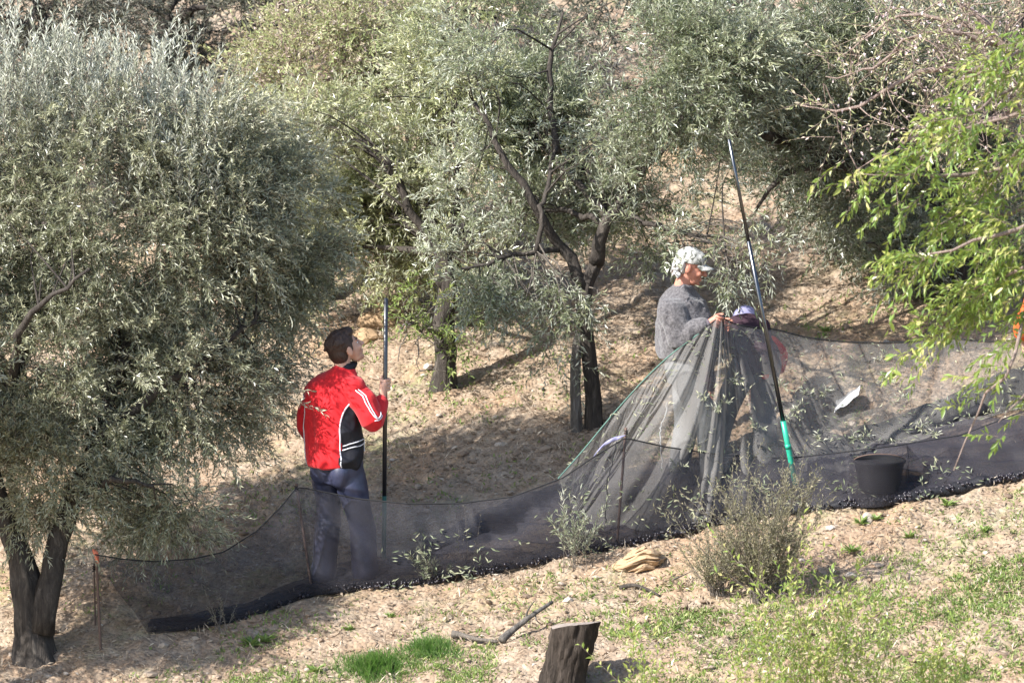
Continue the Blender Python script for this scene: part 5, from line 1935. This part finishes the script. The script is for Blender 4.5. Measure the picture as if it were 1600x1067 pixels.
link('cut_face', new_mesh('cut_face', np.array(Vt), Ft_, M_CUT, None, False), st_t)

# sticks
def stick(paths, mat, label):
    P0 = None
    mb = MB()
    for pts, r0, r1 in paths:
        Q = smooth_path([ground(x, y, l) for x, y, l in pts], 12)
        if P0 is None: P0 = Q[0]
        tube(mb, Q, np.linspace(r0, r1, 12), 8, .5, .35, r0 * 300)
    o = mb.obj('stick', mat, None, P0)
    return tag(o, label, 'stick')


stick([([(783, 1000, .03), (800, 985, .05), (822, 968, .09), (840, 955, .12), (863, 940, .13)], .026, .012), ([(822, 966, .09), (824, 955, .14), (832, 942, .22), (836, 938, .25)], .009, .003), ([(836, 957, .11), (838, 968, .08), (846, 975, .03)], .007, .003)], M_BARKG, 'forked dead branch propped on the ground left of the stump')
stick([([(706, 990, .04), (722, 992, .03), (745, 998, .03), (778, 1002, .02)], .022, .010)], M_TWIG, 'pale peeling stick beside the green grass clump')
stick([([(968, 918, .02), (990, 914, .03), (1010, 920, .03), (1030, 930, .03)], .016, .008)], M_BARK, 'dark fallen stick below the tan rock')
stick([([(1052, 905, .05), (1068, 898, .05), (1085, 890, .06)], .006, .003)], M_TWIG, 'thin pale twig beside the dry bush')


def blades(px_poly, n, h, w, mat, label, name, cat, seedr=.5, kind=None, group=None, lean=.7):
    cx, cy, rx, ry = px_poly
    a = rng.uniform(0, 6.28, n)
    r = np.abs(rng.normal(0, .62, n)) * (1 + .5 * np.sin(a * 3 + cx))
    P = []
    for x, y in zip(cx + rx * r * np.cos(a), cy + ry * r * np.sin(a)):
        P.append(ground(x, y, 0))
    P = np.array([tuple(p) for p in P])
    D = unit(np.stack([rng.normal(0, lean, n), rng.normal(0, lean, n), np.ones(n)], 1))
    V, Ft, rr = leaf_mesh(P, D, rand_dir(n) * .4 + np.array([0, -1, .2]), rng.uniform(.5, 1.1, n) * h * np.clip(1 - .35 * r * r, .3, 1), np.full(n, w), np.clip(rng.normal(seedr, .25, n), 0, 1))
    o = link(name, new_mesh(name, V, Ft, mat, rr), None, P.mean(0))
    return tag(o, label, cat, group, kind)


blades((582, 1048, 58, 24), 2200, .13, .0045, M_GRASS, 'larger dense green grass clump at the bottom edge', 'grass_clump', 'grass clump', .5, None, 'green grass clumps')
blades((672, 1020, 48, 16), 1600, .11, .006, M_GRASS, 'smaller green grass clump left of the forked dead branch', 'grass_clump', 'grass clump', .5, None, 'green grass clumps')
# rosettes of broad leaves, one by one
WD = [(392, 1008, 1.3, 'largest broad leaved weed in the shade below the net'), (415, 1002, 1.1, 'second broad leaved weed in the shade below the net'), (492, 1050, 1.0, 'pale weed rosette left of the green grass clumps'),
      (1345, 818, .9, 'weed rosette just below the bucket'), (1368, 812, .7, 'smaller weed rosette just right of the one below the bucket'), (1130, 905, 1.0, 'weed rosette at the foot of the dry bush'), (1480, 790, 1.0, 'weed rosette under the right end of the net'),
      (1330, 862, 1.0, 'weed rosette right of the dry bush on bare soil'), (1290, 518, .9, 'weed rosette behind the lifted net edge'), (545, 985, .8, 'weed rosette below the young man on sunny soil'), (610, 965, .7, 'weed rosette between the grass clump and the net'),
      (1420, 840, .8, 'weed rosette in the middle of the stony right slope'), (1540, 830, .8, 'weed rosette near the right edge of the stony slope'), (920, 935, .8, 'weed rosette left of the dark fallen stick')]
for (x, y, k_, lab) in WD:
    b = ground(x, y)
    n = 26
    a = rng.uniform(0, 6.28, n)
    P = np.tile(np.array(b), (n, 1)) + rng.normal(0, .004, (n, 3)) * np.array([1, 1, 0])
    D = np.stack([np.cos(a), np.sin(a), rng.uniform(.15, 1.2, n)], 1)
    V, Ft, rr = leaf_mesh(P, D, np.array([0, 0, 1.]) + rng.normal(0, .2, (n, 3)), rng.uniform(.05, .10, n) * k_, rng.uniform(.016, .026, n) * k_, rng.uniform(0, .6, n))
    o = link('weed', new_mesh('weed', V, Ft, M_WEED, rr), None, b)
    tag(o, lab, 'weed', 'weed rosettes on the slope')


# weeds as ground cover: low sparse everywhere, thick at bottom right
def cover(n, region, thr, mat, h, w, seed, name, label, sc=1.5, lean=.9):
    x0, x1, y0, y1 = region
    x, y = rng.uniform(x0, x1, n), rng.uniform(y0, y1, n)
    m = vn2(x * sc, y * sc, seed) + .7 * vn2(x * sc * 4, y * sc * 4, seed) + .5 * rng.normal(0, .3, n) > thr
    x, y = x[m], y[m]
    c = rng.integers(3, 7)
    x = np.repeat(x, c) + rng.normal(0, .02, len(x) * c)
    y = np.repeat(y, c) + rng.normal(0, .02, len(y) * c)
    n = len(x)
    P = np.stack([x, y, gzf(x, y) - .004], 1)
    D = unit(np.stack([rng.normal(0, lean, n), rng.normal(0, lean, n), np.ones(n)], 1))
    V, Ft, r = leaf_mesh(P, D, rng.normal(0, .5, (n, 3)) + np.array([0, 0, 1]), rng.uniform(.5, 1.3, n) * h, rng.uniform(.7, 1.3, n) * w, rng.random(n))
    o = link(name, new_mesh(name, V, Ft, mat, r))
    return tag(o, label, None, None, 'stuff')


cover(9000, (.6, 4.2, -2.6, -1.0), .16, M_WEED, .042, .012, 3, 'weed_cover', 'thick low green weeds on the lower right slope', 2.6)
cover(5000, (.4, 4.2, -2.6, -.6), .10, M_WEED, .04, .011, 13, 'weed_cover', 'thin weeds among the stones on the lower right slope', 5)
cover(2600, (-1.9, -.1, -2.6, -.9), -.05, M_WEED, .05, .010, 31, 'weed_cover', 'ragged weeds around the green grass clumps', 3.5, .8)
cover(6000, (-2.6, 4.2, -2.2, .0), .2, M_WEED, .04, .012, 5, 'weed_cover', 'scattered green seedlings in front of the net')
cover(9000, (-4.3, 4.2, .2, 6), .20, M_WEED, .04, .012, 8, 'weed_cover', 'sparse green seedlings over the slope behind the net')

cover(5200, (-4.3, 4.2, -2.6, 5), .12, M_LITTER, .075, .0045, 21, 'dry_grass', 'dry straw and dead grass tufts over the slope', 1.2, .8)

# litter of dry leaves and straw
n = 80000
x, y = rng.uniform(-4.3, 4.3, n), rng.uniform(-2.6, 6.5, n)
P = np.stack([x, y, gzf(x, y) + rng.uniform(-.004, .012, n)], 1)
D = unit(np.stack([rng.normal(0, 1, n), rng.normal(0, 1, n), rng.normal(.15, .35, n)], 1))
Lr = rng.uniform(.018, .055, n)
V, Ft, r = leaf_mesh(P, D, rng.normal(0, .55, (n, 3)) + np.array([0, 0, 1]), Lr, Lr * rng.uniform(.08, .42, n), np.clip(rng.beta(2, 2, n), 0, 1))
o = link('leaf_litter', new_mesh('leaf_litter', V, Ft, M_LITTER, r))
tag(o, 'dry leaf litter and straw strewn over the slope', None, None, 'stuff')

# gravel and clods
n = 6000
x, y = rng.uniform(-4.3, 4.3, n), rng.uniform(-2.6, 6.5, n)
sc = rng.uniform(.005, .013, n) * rng.choice([1, 1, 1, 1.5, 2.4, 3.4], n, p=[.24, .24, .24, .15, .10, .03])
ivj = iv[None] * (1 + rng.normal(0, .18, (n, len(iv), 1))) * np.stack([rng.uniform(.8, 1.4, n), rng.uniform(.8, 1.3, n), rng.uniform(.4, .8, n)], 1)[:, None]
V = (np.stack([x, y, gzf(x, y) + sc * .2], 1)[:, None] + ivj * sc[:, None, None]).reshape(-1, 3)
Fi = (np.arange(n)[:, None, None] * len(iv) + ifc[None]).reshape(-1, 3)
o = link('gravel', new_mesh('gravel', V, Fi, M_STONE, np.repeat(rng.random(n), len(iv))))
tag(o, 'small stones and earth clods covering the slope', None, None, 'stuff')

# larger loose stones one by one
rocks = [rock_mesh(k + 1, M_STONE, (k + .5) / 8, 2, .5, .6) for k in range(8)]
rr_ = np.random.default_rng(12)
for i in range(150):
    while True:
        px, py = rr_.uniform(20, 1590), rr_.uniform(560, 1060)
        g = ground(px, py)
        lineY = np.interp(px, [b[0] for b in BOT], [b[1] for b in BOT])
        if (py > lineY + 14) or (py < lineY - 150 and 420 < px < 900 and py > 590): break
    s = rr_.choice([.018, .024, .03, .042], p=[.4, .35, .19, .06])
    o = bpy.data.objects.new('stone', rocks[i % 8])
    COL.objects.link(o)
    o.location = g + Vector((0, 0, s * .15))
    o.scale = (s * rr_.uniform(.9, 1.6), s * rr_.uniform(.8, 1.2), s * rr_.uniform(.8, 1.2))
    o.rotation_euler = (rr_.normal(0, .3), rr_.normal(0, .3), rr_.uniform(0, 6.28))
    fr = 'in front of the net' if py > lineY else 'behind the net'
    tag(o, 'loose angular stone on the bare slope ' + fr, 'stone', 'loose stones ' + fr)


# ------------------------------------------------------------------ bushes
def bush(base, n, L, spread, K, ll, lw, leafm, stemm, label, name, cat, r0=.003, seedr=.5, up=1.0, sub=3, droop=.0, group=None, sx=1.0, leafspread=.8):
    t = thing(name, base, label, cat, group)
    b = np.array(base)
    D = unit(np.stack([rng.normal(0, spread, n) * sx, rng.normal(0, spread, n), np.full(n, up)], 1))
    Ls = rng.uniform(L[0], L[1], n)
    P0 = b + rng.normal(0, .03, (n, 3)) * np.array([1, 1, .2])
    V, Fq = twig_stems(P0, D, Ls, np.full(n, droop), r0)
    o = link('stems', new_mesh('stems', V, Fq, stemm, None), t)
    o['kind'] = 'stuff'
    tt = rng.uniform(.3, .95, (n, sub))
    Q = (P0[:, None] + D[:, None] * (Ls[:, None] * tt)[..., None])
    Q[..., 2] -= droop * Ls[:, None] * tt ** 2
    Q = Q.reshape(-1, 3)
    D2 = unit(np.repeat(D, sub, 0) + rng.normal(0, .45, (n * sub, 3)))
    L2 = np.repeat(Ls, sub) * rng.uniform(.18, .38, n * sub)
    V, Fq = twig_stems(Q, D2, L2, np.zeros(n * sub), r0 * .5)
    o = link('twigs', new_mesh('twigs', V, Fq, stemm, None), t)
    o['kind'] = 'stuff'
    A = twig_leaves(Q, D2, L2, K, ll, lw, 0, leafspread, 0, np.clip(rng.normal(seedr, .15, n * sub), 0, 1))
    B = twig_leaves(P0, D, Ls, K * 2, ll, lw, droop, leafspread, 0, np.full(n, seedr), t0=.35)
    V, Ft, r = leaf_mesh(*[np.concatenate([a, b2]) for a, b2 in zip(A, B)])
    o = link('foliage', new_mesh('foliage', V, Ft, leafm, r), t)
    o['kind'] = 'stuff'
    return t


bush(ground(1185, 940), 72, (.35, 1.0), .46, 15, .028, .0075, M_DRYLEAF, M_TWIG, 'dry grey-brown bush in front of the net beside the green pole grip', 'dry_bush', 'bush', .0035, .45, 1.0, 7)
bush(ground(1120, 930), 46, (.25, .55), .55, 13, .026, .0065, M_DRYLEAF, M_TWIG, 'low dry shrub on the left flank of the large dry bush', 'dry_bush', 'bush', .003, .5)
bush(ground(893, 892), 15, (.25, .58), .26, 8, .042, .009, M_FALLEN, M_TWIG, 'pale olive sucker growing up against the net wall', 'olive_sucker', 'sapling', .0025, .3)
bush(ground(672, 912), 12, (.12, .3), .5, 6, .04, .009, M_FALLEN, M_TWIG, 'small olive sprout at the net foot beside the red jacketed man', 'olive_sucker', 'sapling', .002, .3)
bush(ground(345, 985), 9, (.15, .3), .35, 3, .02, .005, M_DRYLEAF, M_TWIG, 'bare dry weed stalks against the shaded net', 'dry_weed', 'weed', .0025, .5)
bush(ground(735, 890), 3, (.25, .42), .12, 3, .02, .005, M_DRYLEAF, M_TWIG, 'single tall dry stalk standing against the net wall', 'dry_weed', 'weed', .0025, .8)
# fresh green shrubs near the camera, rooted below the frame
def near_shrub(px, py_top, Yn, h, n, spread, label):
    p = at(px, py_top, Yn)
    g = float(gz(p.x, Yn))
    hh = p.z - g
    return bush(Vector((p.x, Yn, g - .02)), n, (hh * .65, hh * 1.02), spread, 16, .045, .016, M_GREEN, M_TWIGP, label, 'leafy_shrub', 'shrub', .003, .7, 1.0, 9, .03, 'fresh green shrubs in the foreground', leafspread=.9)


near_shrub(1235, 875, -4.2, .3, 14, .11, 'tall fresh green shrub in the foreground under the dry bush')
near_shrub(1330, 900, -4.0, .3, 10, .13, 'loose green shrub in the foreground left of the bare stony corner')
near_shrub(1010, 915, -4.4, .3, 6, .10, 'thin out of focus green shoots right of the stump')
near_shrub(1130, 985, -4.0, .3, 5, .13, 'low green shoots between the stump and the tall shrub')
near_shrub(1450, 985, -3.8, .3, 5, .16, 'low green shrub near the lower right corner')
